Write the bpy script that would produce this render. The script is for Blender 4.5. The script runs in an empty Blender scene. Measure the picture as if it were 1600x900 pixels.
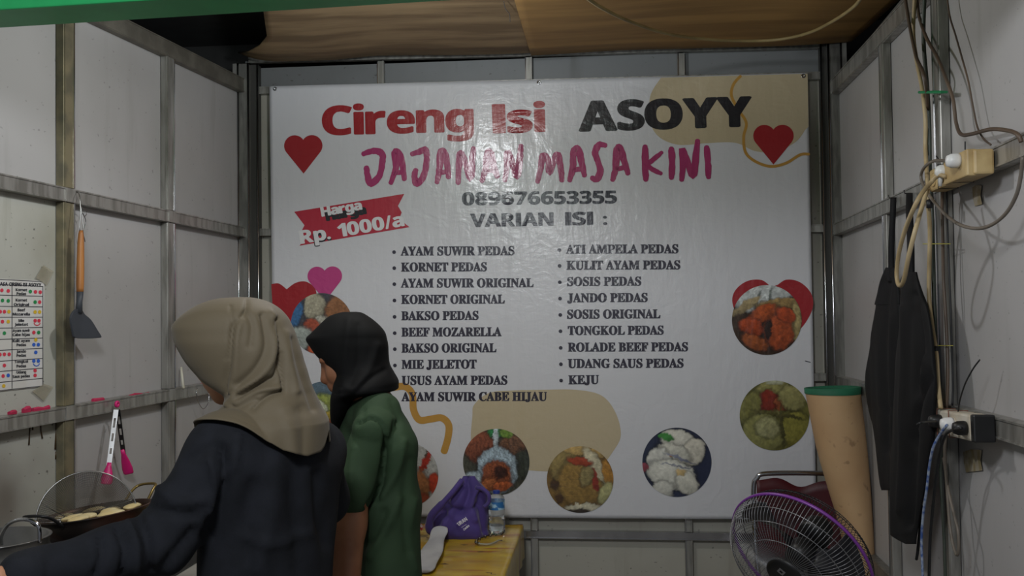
import bpy, bmesh, math, random
import numpy as np
from mathutils import Vector, Matrix, noise as mnoise

C = bpy.context.scene.collection
SC = bpy.context.scene
random.seed(7)

# ------------------------------------------------------------------ camera
CAM = Vector((0.0, 0.0, 1.55))
FPX = 1500.0
PSI, THE, RHO = math.radians(5.33), math.radians(1.45), 0.012
fwd = Vector((-math.sin(PSI) * math.cos(THE), math.cos(PSI) * math.cos(THE), math.sin(THE)))
r0 = Vector((math.cos(PSI), math.sin(PSI), 0.0))
u0 = r0.cross(fwd)
rgt = r0 * math.cos(RHO) - u0 * math.sin(RHO)
upv = u0 * math.cos(RHO) + r0 * math.sin(RHO)
cd = bpy.data.cameras.new('camera')
cam = bpy.data.objects.new('camera', cd)
C.objects.link(cam)
cam.matrix_world = Matrix(((rgt.x, upv.x, -fwd.x, CAM.x), (rgt.y, upv.y, -fwd.y, CAM.y),
                           (rgt.z, upv.z, -fwd.z, CAM.z), (0, 0, 0, 1)))
cd.sensor_width = 36.0
cd.lens = FPX / 1600.0 * 36.0
cd.clip_start = 0.02
SC.camera = cam

# ------------------------------------------------------------------ world, lamps, exposure
w = bpy.data.worlds.new('world')
w.use_nodes = True
w.node_tree.nodes['Background'].inputs[0].default_value = (0.80, 0.88, 1.0, 1)
w.node_tree.nodes['Background'].inputs[1].default_value = 0.22
SC.world = w
SC.view_settings.view_transform = 'Standard'
SC.view_settings.look = 'None'
SC.view_settings.gamma = 1.0
SC.view_settings.use_curve_mapping = False
SC.view_settings.exposure = 0.0


def lamp(name, loc, power, size, col=(1, 0.98, 0.95)):
    l = bpy.data.lights.new(name, 'POINT')
    l.energy = power
    l.shadow_soft_size = size
    l.color = col
    o = bpy.data.objects.new(name, l)
    o.location = loc
    C.objects.link(o)
    return o


lamp('stall_lamp', (-0.64, 2.85, 2.50), 28, 0.05, (.94, .97, 1.0))
lamp('awning_lamp', (-0.45, 0.40, 2.62), 120, 0.22, (.94, .97, 1.0))

# ------------------------------------------------------------------ pixel geometry


def ray(px, py):
    return fwd + rgt * ((px - 800.0) / FPX) - upv * ((py - 450.0) / FPX)


def at_y(px, py, Y):
    d = ray(px, py)
    return CAM + d * (Y / d.y)


def at_z(px, py, Z):
    d = ray(px, py)
    return CAM + d * ((Z - CAM.z) / d.z)


def on_plane(px, py, p0, n):
    d = ray(px, py)
    return CAM + d * ((p0 - CAM).dot(n) / d.dot(n))


def project(co):
    """(n,3) world -> (n,2) photograph pixels"""
    v = co - np.array(CAM)
    z = v @ np.array(fwd)
    return np.stack([800 + FPX * (v @ np.array(rgt)) / z, 450 - FPX * (v @ np.array(upv)) / z], 1)


YB = 4.45                                     # back wall
cl = at_y(384, 450, YB)
cr = at_y(1312, 450, YB)


def horiz_dir(px):
    d = ray(px, 488)
    d.z = 0
    return d.normalized()


LD = -horiz_dir(1045)                         # left wall, running towards the front
RD = -horiz_dir(1003)
LN = Vector((-LD.y, LD.x, 0))                 # inward normals
if LN.x < 0:
    LN = -LN
RN = Vector((-RD.y, RD.x, 0))
if RN.x > 0:
    RN = -RN
LP = Vector((cl.x, YB, 0))
RP = Vector((cr.x, YB, 0))


def onL(px, py, off=0.0):
    return on_plane(px, py, LP + LN * off, LN)


def onR(px, py, off=0.0):
    return on_plane(px, py, RP + RN * off, RN)


def onB(px, py, off=0.0):
    return at_y(px, py, YB - off)


# ------------------------------------------------------------------ materials
def lin(h):
    h = h.lstrip('#')
    v = [int(h[i:i + 2], 16) / 255.0 for i in (0, 2, 4)]
    return tuple((c / 12.92 if c <= 0.04045 else ((c + 0.055) / 1.055) ** 2.4) for c in v) + (1.0,)


MATS = {}


def mat(name, c1, c2=None, rough=0.6, metal=0.0, scale=8.0, bump=0.0, bscale=60.0, coat=0.0, spec=0.5,
        trans=0.0, mix=(0.4, 0.6), stretch=(1, 1, 1), emis=None, sheen=0.0, alpha=1.0, rand=0.0, bdist=0.002):
    if name in MATS:
        return MATS[name]
    m = bpy.data.materials.new(name)
    m.use_nodes = True
    nt = m.node_tree
    b = nt.nodes['Principled BSDF']
    b.inputs['Roughness'].default_value = rough
    b.inputs['Metallic'].default_value = metal
    b.inputs['Specular IOR Level'].default_value = spec
    b.inputs['Coat Weight'].default_value = coat
    b.inputs['Transmission Weight'].default_value = trans
    b.inputs['Sheen Weight'].default_value = sheen
    b.inputs['Alpha'].default_value = alpha
    tc = nt.nodes.new('ShaderNodeTexCoord')
    mp = nt.nodes.new('ShaderNodeMapping')
    mp.inputs['Scale'].default_value = stretch
    nt.links.new(tc.outputs['Object'], mp.inputs['Vector'])
    nz = nt.nodes.new('ShaderNodeTexNoise')
    nz.inputs['Scale'].default_value = scale
    nz.inputs['Detail'].default_value = 6.0
    nt.links.new(mp.outputs[0], nz.inputs['Vector'])
    rp = nt.nodes.new('ShaderNodeValToRGB')
    rp.color_ramp.elements[0].position = mix[0]
    rp.color_ramp.elements[1].position = mix[1]
    rp.color_ramp.elements[0].color = lin(c1)
    rp.color_ramp.elements[1].color = lin(c2 or c1)
    nt.links.new(nz.outputs['Fac'], rp.inputs['Fac'])
    out = rp.outputs['Color']
    if rand:
        oi = nt.nodes.new('ShaderNodeObjectInfo')
        hs = nt.nodes.new('ShaderNodeHueSaturation')
        mr = nt.nodes.new('ShaderNodeMapRange')
        mr.inputs['To Min'].default_value = 1 - rand
        mr.inputs['To Max'].default_value = 1 + rand
        nt.links.new(oi.outputs['Random'], mr.inputs['Value'])
        nt.links.new(mr.outputs[0], hs.inputs['Value'])
        nt.links.new(out, hs.inputs['Color'])
        out = hs.outputs['Color']
    nt.links.new(out, b.inputs['Base Color'])
    if bump:
        n2 = nt.nodes.new('ShaderNodeTexNoise')
        n2.inputs['Scale'].default_value = bscale
        n2.inputs['Detail'].default_value = 4.0
        nt.links.new(mp.outputs[0], n2.inputs['Vector'])
        bp = nt.nodes.new('ShaderNodeBump')
        bp.inputs['Strength'].default_value = bump
        bp.inputs['Distance'].default_value = bdist
        nt.links.new(n2.outputs['Fac'], bp.inputs['Height'])
        nt.links.new(bp.outputs[0], b.inputs['Normal'])
    if emis:
        b.inputs['Emission Color'].default_value = lin(emis[0])
        b.inputs['Emission Strength'].default_value = emis[1]
    MATS[name] = m
    return m


def panel_mat(name, base, dirt, amount):
    """white laminated wall board: broad grime, thin drips and dark specks"""
    m = mat(name, base, base, rough=0.42, bump=0.15, bscale=14, bdist=0.004, rand=0.03, spec=0.4)
    nt = m.node_tree
    b = nt.nodes['Principled BSDF']
    src = b.inputs['Base Color'].links[0].from_socket
    tc = nt.nodes.new('ShaderNodeTexCoord')

    def layer(src, scale, st, lo, hi, col, fac, detail=5):
        mp = nt.nodes.new('ShaderNodeMapping')
        mp.inputs['Scale'].default_value = st
        nt.links.new(tc.outputs['Object'], mp.inputs['Vector'])
        nz = nt.nodes.new('ShaderNodeTexNoise')
        nz.inputs['Scale'].default_value = scale
        nz.inputs['Detail'].default_value = detail
        nt.links.new(mp.outputs[0], nz.inputs['Vector'])
        mr = nt.nodes.new('ShaderNodeMapRange')
        mr.inputs['From Min'].default_value = lo
        mr.inputs['From Max'].default_value = hi
        mr.inputs['To Max'].default_value = fac
        nt.links.new(nz.outputs['Fac'], mr.inputs['Value'])
        mx = nt.nodes.new('ShaderNodeMix')
        mx.data_type = 'RGBA'
        nt.links.new(mr.outputs[0], mx.inputs[0])
        nt.links.new(src, mx.inputs[6])
        mx.inputs[7].default_value = lin(col)
        return mx.outputs[2]
    s = layer(src, 1.6, (1, 1, 1), 0.45, 0.75, dirt, 0.7 * amount)
    s = layer(s, 6, (2.2, 2.2, 0.25), 0.60, 0.78, dirt, 0.6 * amount)
    s = layer(s, 46, (1, 1, 1.6), 0.69, 0.73, '#4a4844', 0.8 * amount, 3)
    nt.links.new(s, b.inputs['Base Color'])
    return m


M_PANEL = panel_mat('wall_board_white', '#acaaaa', '#85827d', 0.55)
M_PANEL_D = panel_mat('wall_board_grimy', '#b2b2aa', '#7f7b68', 1.0)
M_PANEL_B = panel_mat('wall_board_grey', '#a9a69c', '#857f72', 0.8)
M_PANEL_T = panel_mat('wall_board_shaded', '#77797b', '#5c5c5a', 0.9)  # top boards: shade high on the back wall put into the colour, plus grime
M_STEEL = mat('galvanised_steel', '#a19f9a', '#83817b', rough=0.34, metal=0.5, scale=9, stretch=(4, 4, .6), bump=.2, bscale=30, rand=.05)
M_STEEL_O = mat('stained_steel', '#8b8268', '#6f6a58', rough=0.5, metal=0.45, scale=12, bump=.2)
M_STEEL_D = mat('corner_steel', '#85847f', '#6b6a66', rough=0.36, metal=0.55, scale=14, stretch=(3, 3, .5), bump=.2)
M_PLY = mat('plywood', '#8d6b3c', '#a9834c', rough=0.7, scale=3.0, stretch=(.35, 3.2, 1), bump=.25, bscale=20)
M_PLY2 = mat('plywood_stained', '#7f684a', '#a38a66', rough=0.75, scale=3.0, stretch=(.6, 3.5, 1), bump=.25, bscale=20)
M_GREEN = mat('green_paint', '#1f9656', '#24a05c', rough=0.45)
M_VOID = mat('dark_void_sheet', '#1a1a1a', '#222222', rough=0.9)
M_FLOOR = mat('floor_tile', '#77736b', '#89857c', rough=0.4, scale=5)
M_BLACK = mat('black_plastic', '#121213', '#18181a', rough=0.45)
M_CHROME = mat('chrome', '#b9b9bd', '#a5a5a8', rough=0.16, metal=1.0)
M_SKIN = mat('skin', '#a9775a', '#b58466', rough=0.5, scale=14, bump=.1, bscale=200)
M_SKIN2 = mat('skin_tanned', '#8a5a40', '#99684c', rough=0.5, scale=14, bump=.1, bscale=200)

# ------------------------------------------------------------------ mesh helpers


def flat(v):
    return tuple(v)


class MB:
    def __init__(s):
        s.v, s.f = [], []

    def add(s, vs, fs):
        k = len(s.v)
        s.v += [tuple(v) for v in vs]
        s.f += [tuple(i + k for i in f) for f in fs]
        return s

    def box(s, c, ax, ay, az):
        """centre + three half-extent vectors"""
        c, ax, ay, az = map(Vector, (c, ax, ay, az))
        vs = [c + ax * i + ay * j + az * k for k in (-1, 1) for j in (-1, 1) for i in (-1, 1)]
        fs = [(0, 2, 3, 1), (4, 5, 7, 6), (0, 1, 5, 4), (2, 6, 7, 3), (0, 4, 6, 2), (1, 3, 7, 5)]
        if ax.cross(ay).dot(az) < 0:
            fs = [f[::-1] for f in fs]
        return s.add(vs, fs)

    def bar(s, a, b, n, w, d):
        """bar from a to b; n = outward normal; w = half width, d = half depth"""
        a, b, n = Vector(a), Vector(b), Vector(n).normalized()
        ax = (b - a) / 2
        sd = ax.normalized().cross(n)
        return s.box((a + b) / 2, ax, sd * w, n * d)

    def tube(s, pts, r, n=8, caps=True, closed=False):
        pts = [Vector(p) for p in pts]
        rs = r if isinstance(r, (list, tuple)) else [r] * len(pts)
        L = len(pts)
        rings = []
        T0 = None
        for i, p in enumerate(pts):
            if closed:
                t = (pts[(i + 1) % L] - pts[i - 1])
            else:
                t = pts[min(i + 1, L - 1)] - pts[max(i - 1, 0)]
            t = t.normalized() if t.length > 1e-9 else Vector((0, 0, 1))
            if T0 is None:
                u = t.orthogonal().normalized()
            else:
                u = (U - t * U.dot(t))
                u = u.normalized() if u.length > 1e-6 else t.orthogonal().normalized()
            T0, U = t, u
            v = t.cross(u)
            rings.append([p + (u * math.cos(2 * math.pi * k / n) + v * math.sin(2 * math.pi * k / n)) * rs[i] for k in range(n)])
        vs = [q for rg in rings for q in rg]
        fs = []
        for i in range(L if closed else L - 1):
            j = (i + 1) % L
            for k in range(n):
                fs.append((i * n + k, i * n + (k + 1) % n, j * n + (k + 1) % n, j * n + k))
        if caps and not closed:
            fs.append(tuple(range(n))[::-1])
            fs.append(tuple((L - 1) * n + k for k in range(n)))
        return s.add(vs, fs)

    def lathe(s, prof, M=None, n=32, cap=True):
        """prof = [(r, z)], about local z, placed by matrix M"""
        M = M or Matrix.Identity(4)
        vs, fs = [], []
        for (r, z) in prof:
            for k in range(n):
                a = 2 * math.pi * k / n
                vs.append(M @ Vector((r * math.cos(a), r * math.sin(a), z)))
        for i in range(len(prof) - 1):
            for k in range(n):
                fs.append((i * n + k, i * n + (k + 1) % n, (i + 1) * n + (k + 1) % n, (i + 1) * n + k))
        if cap:
            if prof[0][0] > 1e-5:
                fs.append(tuple(range(n))[::-1])
            if prof[-1][0] > 1e-5:
                fs.append(tuple((len(prof) - 1) * n + k for k in range(n)))
        return s.add(vs, fs)

    def loft(s, rings, cap=True):
        n = len(rings[0])
        vs = [q for r in rings for q in r]
        fs = []
        for i in range(len(rings) - 1):
            for k in range(n):
                fs.append((i * n + k, i * n + (k + 1) % n, (i + 1) * n + (k + 1) % n, (i + 1) * n + k))
        if cap:
            fs.append(tuple(range(n))[::-1])
            fs.append(tuple((len(rings) - 1) * n + k for k in range(n)))
        return s.add(vs, fs)

    def build(s, name, m, parent=None, smooth=False, bevel=0.0, subsurf=0, solid=0.0, origin=None):
        me = bpy.data.meshes.new(name)
        vs = s.v
        if origin is not None:
            o_ = Vector(origin)
            vs = [tuple(Vector(v) - o_) for v in s.v]
        me.from_pydata(vs, [], s.f)
        me.materials.append(m)
        if smooth:
            for p in me.polygons:
                p.use_smooth = True
        me.update()
        o = bpy.data.objects.new(name, me)
        C.objects.link(o)
        if origin is not None:
            o.location = Vector(origin)
        if solid:
            md = o.modifiers.new('solid', 'SOLIDIFY')
            md.thickness = solid
            md.offset = 0
        if bevel:
            md = o.modifiers.new('bevel', 'BEVEL')
            md.width = bevel
            md.segments = 2
            md.limit_method = 'ANGLE'
        if subsurf:
            md = o.modifiers.new('sub', 'SUBSURF')
            md.levels = subsurf
            md.render_levels = subsurf
        if parent is not None:
            par(o, parent)
        return o


def par(o, parent):
    """parent keeping the world placement (all parents here are pure translations / rotations)"""
    o.parent = parent
    o.matrix_parent_inverse = wm(parent).inverted()


def wm(o):
    m = Matrix.LocRotScale(o.location, o.rotation_euler, o.scale)
    if o.parent is not None:
        return wm(o.parent) @ o.matrix_parent_inverse @ m
    return m


def tag(o, label, cat=None, group=None, kind=None):
    if label:
        o['label'] = label
    if cat:
        o['category'] = cat
    if group:
        o['group'] = group
    if kind:
        o['kind'] = kind
    return o


def thing(name, label, cat, loc=(0, 0, 0), group=None):
    o = bpy.data.objects.new(name, None)
    o.empty_display_size = 0.05
    C.objects.link(o)
    o.location = loc
    return tag(o, label, cat, group)


def spline(pts, n=8):
    """Catmull-Rom through the points"""
    P_ = [Vector(p) for p in pts]
    P_ = [P_[0] * 2 - P_[1]] + P_ + [P_[-1] * 2 - P_[-2]]
    out = []
    for i in range(1, len(P_) - 2):
        a, b, c, d = P_[i - 1:i + 3]
        for k in range(n):
            t = k / n
            out.append(0.5 * ((2 * b) + (c - a) * t + (2 * a - 5 * b + 4 * c - d) * t * t + (3 * b - a - 3 * c + d) * t ** 3))
    out.append(P_[-2])
    return out


def frame(o, zdir, xhint=Vector((1, 0, 0))):
    z = Vector(zdir).normalized()
    x = (Vector(xhint) - z * Vector(xhint).dot(z)).normalized()
    y = z.cross(x)
    return Matrix(((x.x, y.x, z.x, o[0]), (x.y, y.y, z.y, o[1]), (x.z, y.z, z.z, o[2]), (0, 0, 0, 1)))

# ------------------------------------------------------------------ the setting


MB().box((0, 1.2, -0.05), (4, 0, 0), (0, 4.2, 0), (0, 0, 0.05)).build('floor', M_FLOOR)['kind'] = 'structure'


def wall(name, P0, D, N, length, height, posts, rails, zlo, pm, extra_back=0.03, smax=None, pw=None):
    """panels between posts (s along D, half width) and rails ((s0,z0,s1,z1),half width)"""
    back = MB().box(P0 + D * (length / 2) - N * 0.035 + Vector((0, 0, height / 2)), D * (length / 2), N * 0.012, Vector((0, 0, height / 2)))
    root = back.build(name, mat('board_edge', '#5a5854', rough=.8))
    root['kind'] = 'structure'
    return root


def zrail(rl, s):
    s0, z0, s1, z1 = rl
    return z0 + (z1 - z0) * (s - s0) / (s1 - s0)


def fill_panels(root, P0, D, N, ss, rails, zbot, ztop_fn, matfn):
    """one board per cell, edges recessed behind the frame"""
    for i in range(len(ss) - 1):
        a, b = ss[i] + 0.004, ss[i + 1] - 0.004
        lv = [lambda s: zbot] + [(lambda s, r=r: zrail(r, s)) for r in rails]
        if ztop_fn:
            lv.append(ztop_fn)
        for j in range(len(lv) - 1):
            q = [(a, lv[j](a) + .004), (b, lv[j](b) + .004), (b, lv[j + 1](b) - .004), (a, lv[j + 1](a) - .004)]
            vs = [P0 + D * s + Vector((0, 0, z)) + N * o for o in (-0.02, 0.0) for s, z in q]
            c = sum(vs, Vector()) / 8
            m = MB().add(vs, [(0, 3, 2, 1), (4, 5, 6, 7), (0, 1, 5, 4), (1, 2, 6, 5), (2, 3, 7, 6), (3, 0, 4, 7)])
            o = m.build('wall_board', matfn(i, j), root)


def s_of(p, P0, D):
    return (Vector((p.x, p.y, 0)) - P0).dot(D)


# ---- left wall
def sl(px, off=0.03):
    return s_of(onL(px, 450, off), LP, LD)


def zl(pa, pb, off=0.03):
    a, b = onL(*pa, off), onL(*pb, off)
    return (s_of(a, LP, LD), a.z, s_of(b, LP, LD), b.z)


wl = wall('wall_left', LP, LD, LN, 3.6, 2.62, None, None, 0, None)
L_RAILS = [zl((2, 664), (368, 599)), zl((2, 283), (370, 360)), zl((190, 40), (372, 129))]
sA, sB = sl(108.5), sl(268)
sN = sA + (sA - sB)
L_S = [0.0, sB, sA, sN, sN + .62, sN + 1.24]
L_BOT = (0.0, 0.10, 3.6, 0.10)
fill_panels(wl, LP, LD, LN, L_S, [L_BOT] + L_RAILS, 0.0, None,
            lambda i, j: M_PANEL_D if (i >= 2 and j <= 2) else M_PANEL)


# brown frying smoke soaked into the boards behind the wok
def smoke_stain(m, pt, rad, col, fac):
    nt = m.node_tree
    b = nt.nodes['Principled BSDF']
    src = b.inputs['Base Color'].links[0].from_socket
    tc = nt.nodes.new('ShaderNodeTexCoord')
    nz = nt.nodes.new('ShaderNodeTexNoise')
    nz.inputs['Scale'].default_value = 4
    nt.links.new(tc.outputs['Object'], nz.inputs['Vector'])
    vd = nt.nodes.new('ShaderNodeVectorMath')
    vd.operation = 'DISTANCE'
    nt.links.new(tc.outputs['Object'], vd.inputs[0])
    vd.inputs[1].default_value = tuple(pt)
    ad = nt.nodes.new('ShaderNodeMath')
    ad.operation = 'MULTIPLY_ADD'
    nt.links.new(nz.outputs['Fac'], ad.inputs[0])
    ad.inputs[1].default_value = .35
    nt.links.new(vd.outputs['Value'], ad.inputs[2])
    mr = nt.nodes.new('ShaderNodeMapRange')
    mr.interpolation_type = 'SMOOTHSTEP'
    mr.inputs['From Min'].default_value = rad
    mr.inputs['From Max'].default_value = .12
    mr.inputs['To Max'].default_value = fac
    nt.links.new(ad.outputs[0], mr.inputs['Value'])
    mx = nt.nodes.new('ShaderNodeMix')
    mx.data_type = 'RGBA'
    nt.links.new(mr.outputs[0], mx.inputs[0])
    nt.links.new(src, mx.inputs[6])
    mx.inputs[7].default_value = lin(col)
    nt.links.new(mx.outputs[2], b.inputs['Base Color'])


smoke_stain(M_PANEL_D, onL(5, 775), .48, '#54463c', .75)
M_DRIP = mat('grease_drip', '#4c3a24', '#3c2e1e', rough=.35)
for dp in ([(47, 664), (46, 680), (45, 695)], [(51, 663), (51, 672)], [(63.5, 662), (64, 674), (66, 685)], [(87.5, 658), (87, 680), (86, 702)], [(87, 706), (87, 717)]):
    MB().tube([onL(x, y, .001) for x, y in dp], [.0022] * (len(dp) - 1) + [.0032], 6).build('grease_drip', M_DRIP, wl, smooth=True)


def rail(root, P0, D, N, rl, s0, s1, hw, m, name='rail'):
    a = P0 + D * s0 + Vector((0, 0, zrail(rl, s0))) + N * 0.016
    b = P0 + D * s1 + Vector((0, 0, zrail(rl, s1))) + N * 0.016
    o = MB().bar(a, b, N, hw, 0.016).build(name, m, root, bevel=.003)
    for k in (-1, 1):                               # raised lips of the profile
        up = Vector((0, 0, k * hw * .86))
        MB().bar(a + up + N * .017, b + up + N * .017, N, .0025, .002).build('profile_lip', m, o)
    return o


def post(root, P0, D, N, s, z0, z1, hw, m, lean=0.0, lips=True, off=0.016, d=0.014):
    a = P0 + D * s + Vector((0, 0, z0)) + N * off
    b = P0 + D * s + Vector((0, 0, z1)) + N * off
    o = MB().bar(a, b, N, hw, d).build('post', m, root, bevel=.002)
    if lips:
        for k in (-1, 1):
            sd = D * (k * hw * .8)
            MB().bar(a + sd + N * (d + .001), b + sd + N * (d + .001), N, .0022, .002).build('profile_lip', M_CHROME if k < 0 else m, o)
    return o


for k, rl in enumerate([L_BOT] + L_RAILS):
    rail(wl, LP, LD, LN, rl, .02, 3.6, .024 if k < 3 else .034, M_STEEL if k != 3 else mat('dusty_steel', '#7b776d', '#67635a', rough=.5, metal=.45, scale=10, bump=.2))
for s in (sA, sB, sN, sN + .62, sN + 1.24):
    pf = s
    segs = [0.0, zrail(L_RAILS[0], s), zrail(L_RAILS[1], s), zrail(L_RAILS[2], s)]
    for q in range(3):
        post(wl, LP, LD, LN, s, segs[q] + (.025 if q else 0), segs[q + 1] - .025, .031, M_STEEL_O if (s == sA) else M_STEEL)
for rl in L_RAILS[:2]:
    for s in (sA, sB):                                # screwed joint plates where posts and rails cross
        c = LP + LD * s + LN * .034 + Vector((0, 0, zrail(rl, s)))
        MB().box(c, LD * .026, LN * .002, Vector((0, 0, .022))).build('joint_plate', M_STEEL, wl)

# ---- right wall


def sr(px, off=0.03, py=450):
    return s_of(onR(px, py, off), RP, RD)


def zr(pa, pb, off=0.03):
    a, b = onR(*pa, off), onR(*pb, off)
    return (s_of(a, RP, RD), a.z, s_of(b, RP, RD), b.z)


wr = wall('wall_right', RP, RD, RN, 3.6, 2.62, None, None, 0, None)
R_RAILS = [zr((1340, 606), (1598, 680)), zr((1332, 346), (1598, 227)), zr((1322, 113), (1405, 25))]
R_BOT = zr((1365, 885), (1395, 915))
sD, sE = sr(1384, .03), sr(1470, .03)
sF = sE + .62
R_S = [0.0, sD, sE, sF + .25, sF + 1.0, sF + 1.7]
fill_panels(wr, RP, RD, RN, R_S, [R_BOT] + R_RAILS, 0.0, None, lambda i, j: M_PANEL)
for k, rl in enumerate([R_BOT] + R_RAILS):
    rail(wr, RP, RD, RN, rl, .02, 3.6, .027 if k < 3 else .034, M_STEEL if k != 0 else M_STEEL_D)
for s, hw in ((sD, .026), (sE, .033), (sF + .25, .03), (sF + 1.0, .03)):
    segs = [0.0, zrail(R_RAILS[0], s), zrail(R_RAILS[1], s), zrail(R_RAILS[2], s)]
    for q in range(3):
        post(wr, RP, RD, RN, s, segs[q] + (.025 if q else 0), segs[q + 1] - .025, hw, M_STEEL)

# ---- back wall
BD, BN = Vector((1, 0, 0)), Vector((0, -1, 0))
BP = Vector((cl.x, YB, 0))
blen = cr.x - cl.x
wb = wall('wall_back', BP, BD, BN, blen, 2.75, None, None, 0, None)


def sb(px, py):
    return onB(px, py, .02).x - BP.x


def zb(pa, pb):
    a, b = onB(*pa, .02), onB(*pb, .02)
    return (a.x - BP.x, a.z, b.x - BP.x, b.z)


B_RAILS = [zb((805, 834), (1140, 838)), zb((412, 596), (1285, 589)), zb((412, 363), (1282, 357)), zb((412, 142), (1274, 119)), zb((400, 95), (1280, 72))]
B_S = [0.0, sb(595, 110), sb(826, 110), sb(1064, 105), blen]
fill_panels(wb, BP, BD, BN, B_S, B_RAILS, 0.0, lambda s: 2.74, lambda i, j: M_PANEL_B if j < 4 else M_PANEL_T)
for k, rl in enumerate(B_RAILS):
    rail(wb, BP, BD, BN, rl, .03, blen - .03, .017 if k != 4 else .012, M_STEEL if k else M_CHROME)
for s in B_S[1:4]:
    segs = [0.0] + [zrail(r, s) for r in B_RAILS] + [2.74]
    for q in range(6):
        if segs[q + 1] - segs[q] > .08:
            post(wb, BP, BD, BN, s, segs[q] + .018, segs[q + 1] - .018, .017, M_STEEL)

# corner columns with their channels: left 362..416 px, right 1283..1332 px
def corner(root, px0, px1, px2, px3, side):
    """px0..px1 light edge, px1..px2 broad face, px2..px3 dark channel (outer to inner)"""
    y = YB - .075
    X = [at_y(p, 450, y).x for p in (px0, px1, px2, px3)]
    zt = 2.74
    MB().box(((X[1] + X[2]) / 2, y + .03, zt / 2), ((abs(X[2] - X[1])) / 2, 0, 0), (0, .035, 0), (0, 0, zt / 2)).build('corner_post', M_STEEL_D, root, bevel=.003)
    for k, p in enumerate((X[1], X[2])):
        MB().tube([(p, y - .008, 0.02), (p, y - .008, zt)], .005, 8).build('profile_lip', M_CHROME, root, smooth=True)
    MB().box(((X[0] + X[1]) / 2, y + .02, zt / 2), (abs(X[1] - X[0]) / 2, 0, 0), (0, .03, 0), (0, 0, zt / 2)).build('corner_channel', M_STEEL, root, bevel=.002)
    MB().box(((X[3] + X[2]) / 2, y + .045, zt / 2), (abs(X[3] - X[2]) / 2, 0, 0), (0, .02, 0), (0, 0, zt / 2)).build('corner_channel', mat('dark_channel', '#4a4946', rough=.5, metal=.5), root)
    MB().tube([(X[3], y + .015, 0.02), (X[3], y + .015, zt)], .004, 8).build('profile_lip', M_CHROME, root, smooth=True)


corner(wb, 366, 374, 390, 402, -1)
corner(wb, 1330, 1321, 1301, 1291, 1)

# ---- ceiling: two sagging plywood sheets, far edge as seen against the back wall
EDGE = [(340, 66), (372, 84), (400, 94), (430, 98), (520, 98), (590, 92), (700, 89), (830, 84), (950, 80), (1060, 77), (1150, 72), (1240, 68), (1330, 64)]
ey = YB - .10
EX = [at_y(a, b, ey) for a, b in EDGE]


def ceil_z(x, y):
    zs = np.interp(x, [p.x for p in EX], [p.z for p in EX])
    t = min(max((y - 3.3) / (ey - 3.3), 0), 1)
    flatz = 2.74 + .01 * math.sin(3 * x)
    return flatz + (zs - flatz) * (t * t * (3 - 2 * t))


ceil = MB().box((-.3, 2.2, 2.90), (2.6, 0, 0), (0, 2.6, 0), (0, 0, .01)).build('ceiling', M_VOID)
ceil['kind'] = 'structure'
seam = [(at_y(805, 2, 3.62).x, 3.62), (at_y(830, 84, ey).x, ey)]


def seam_x(y):
    (xa, ya), (xb, yb) = seam
    return xa + (xb - xa) * (y - ya) / (yb - ya)


for side, m in ((0, M_PLY2), (1, M_PLY)):
    mb = MB()
    nx, ny = 40, 24
    vs = []
    for j in range(ny + 1):
        y = 1.2 + (ey - 1.2) * j / ny
        # left edge of the sheets: recedes from (255,33) to the column
        xl = np.interp(y, [1.2, 3.55, 4.0, ey], [-1.50, -1.28, -1.42, EX[1].x])
        xr = np.interp(y, [1.2, 3.6, ey], [1.25, 1.16, EX[-1].x])
        xs = seam_x(y)
        a, b = (xl, xs + .02) if side == 0 else (xs, xr)
        for i in range(nx + 1):
            x = a + (b - a) * i / nx
            vs.append((x, y, ceil_z(x, y) + (.012 if side == 0 else 0) + .006 * math.sin(5 * x + 3 * y)))
    fs = [(j * (nx + 1) + i, (j + 1) * (nx + 1) + i, (j + 1) * (nx + 1) + i + 1, j * (nx + 1) + i + 1) for j in range(ny) for i in range(nx)]
    mb.add(vs, fs).build('plywood_sheet', m, ceil, smooth=True, solid=.006)

# dark sheets added outside the stall so gaps above its walls stay black
t2 = MB().box((-2.45, 2.2, 2.2), (.01, 0, 0), (0, 2.4, 0), (0, 0, .75)).build('trim_2', M_VOID)
t2['kind'] = 'structure'
t3 = MB().box((1.9, 2.2, 2.2), (.01, 0, 0), (0, 2.4, 0), (0, 0, .75)).build('trim_3', M_VOID)
t3['kind'] = 'structure'
t4 = MB().box((-.3, 4.60, 1.45), (2.2, 0, 0), (0, .02, 0), (0, 0, 1.45)).build('trim_4', M_VOID)
t4['kind'] = 'structure'

# ---- green fascia beam across the front, top left of the picture
zf = 2.30
a_, b_ = at_z(0, 44, zf), at_z(722, 0, zf)
dirf = (b_ - a_).normalized()
ee0, ee1 = a_ - dirf * 1.2, a_ + dirf * 3.2
dn = Vector((dirf.y, -dirf.x, 0))
mb = MB()
wv = dn * .135
vs = [ee0, ee1, ee1 + wv, ee0 + wv]
hgt = Vector((0, 0, .30))
mb.add(vs + [v + hgt for v in vs], [(0, 1, 2, 3)[::-1], (4, 5, 6, 7), (0, 1, 5, 4), (1, 2, 6, 5), (2, 3, 7, 6), (3, 0, 4, 7)])
tf = mb.build('trim_1', M_GREEN, bevel=.004)
tf['kind'] = 'structure'

# ------------------------------------------------------------------ the banner
YN = YB - .052
TLp, TRp, BRp, BLp = (421, 135), (1262, 114), (1276, 812), (430, 806)


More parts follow.
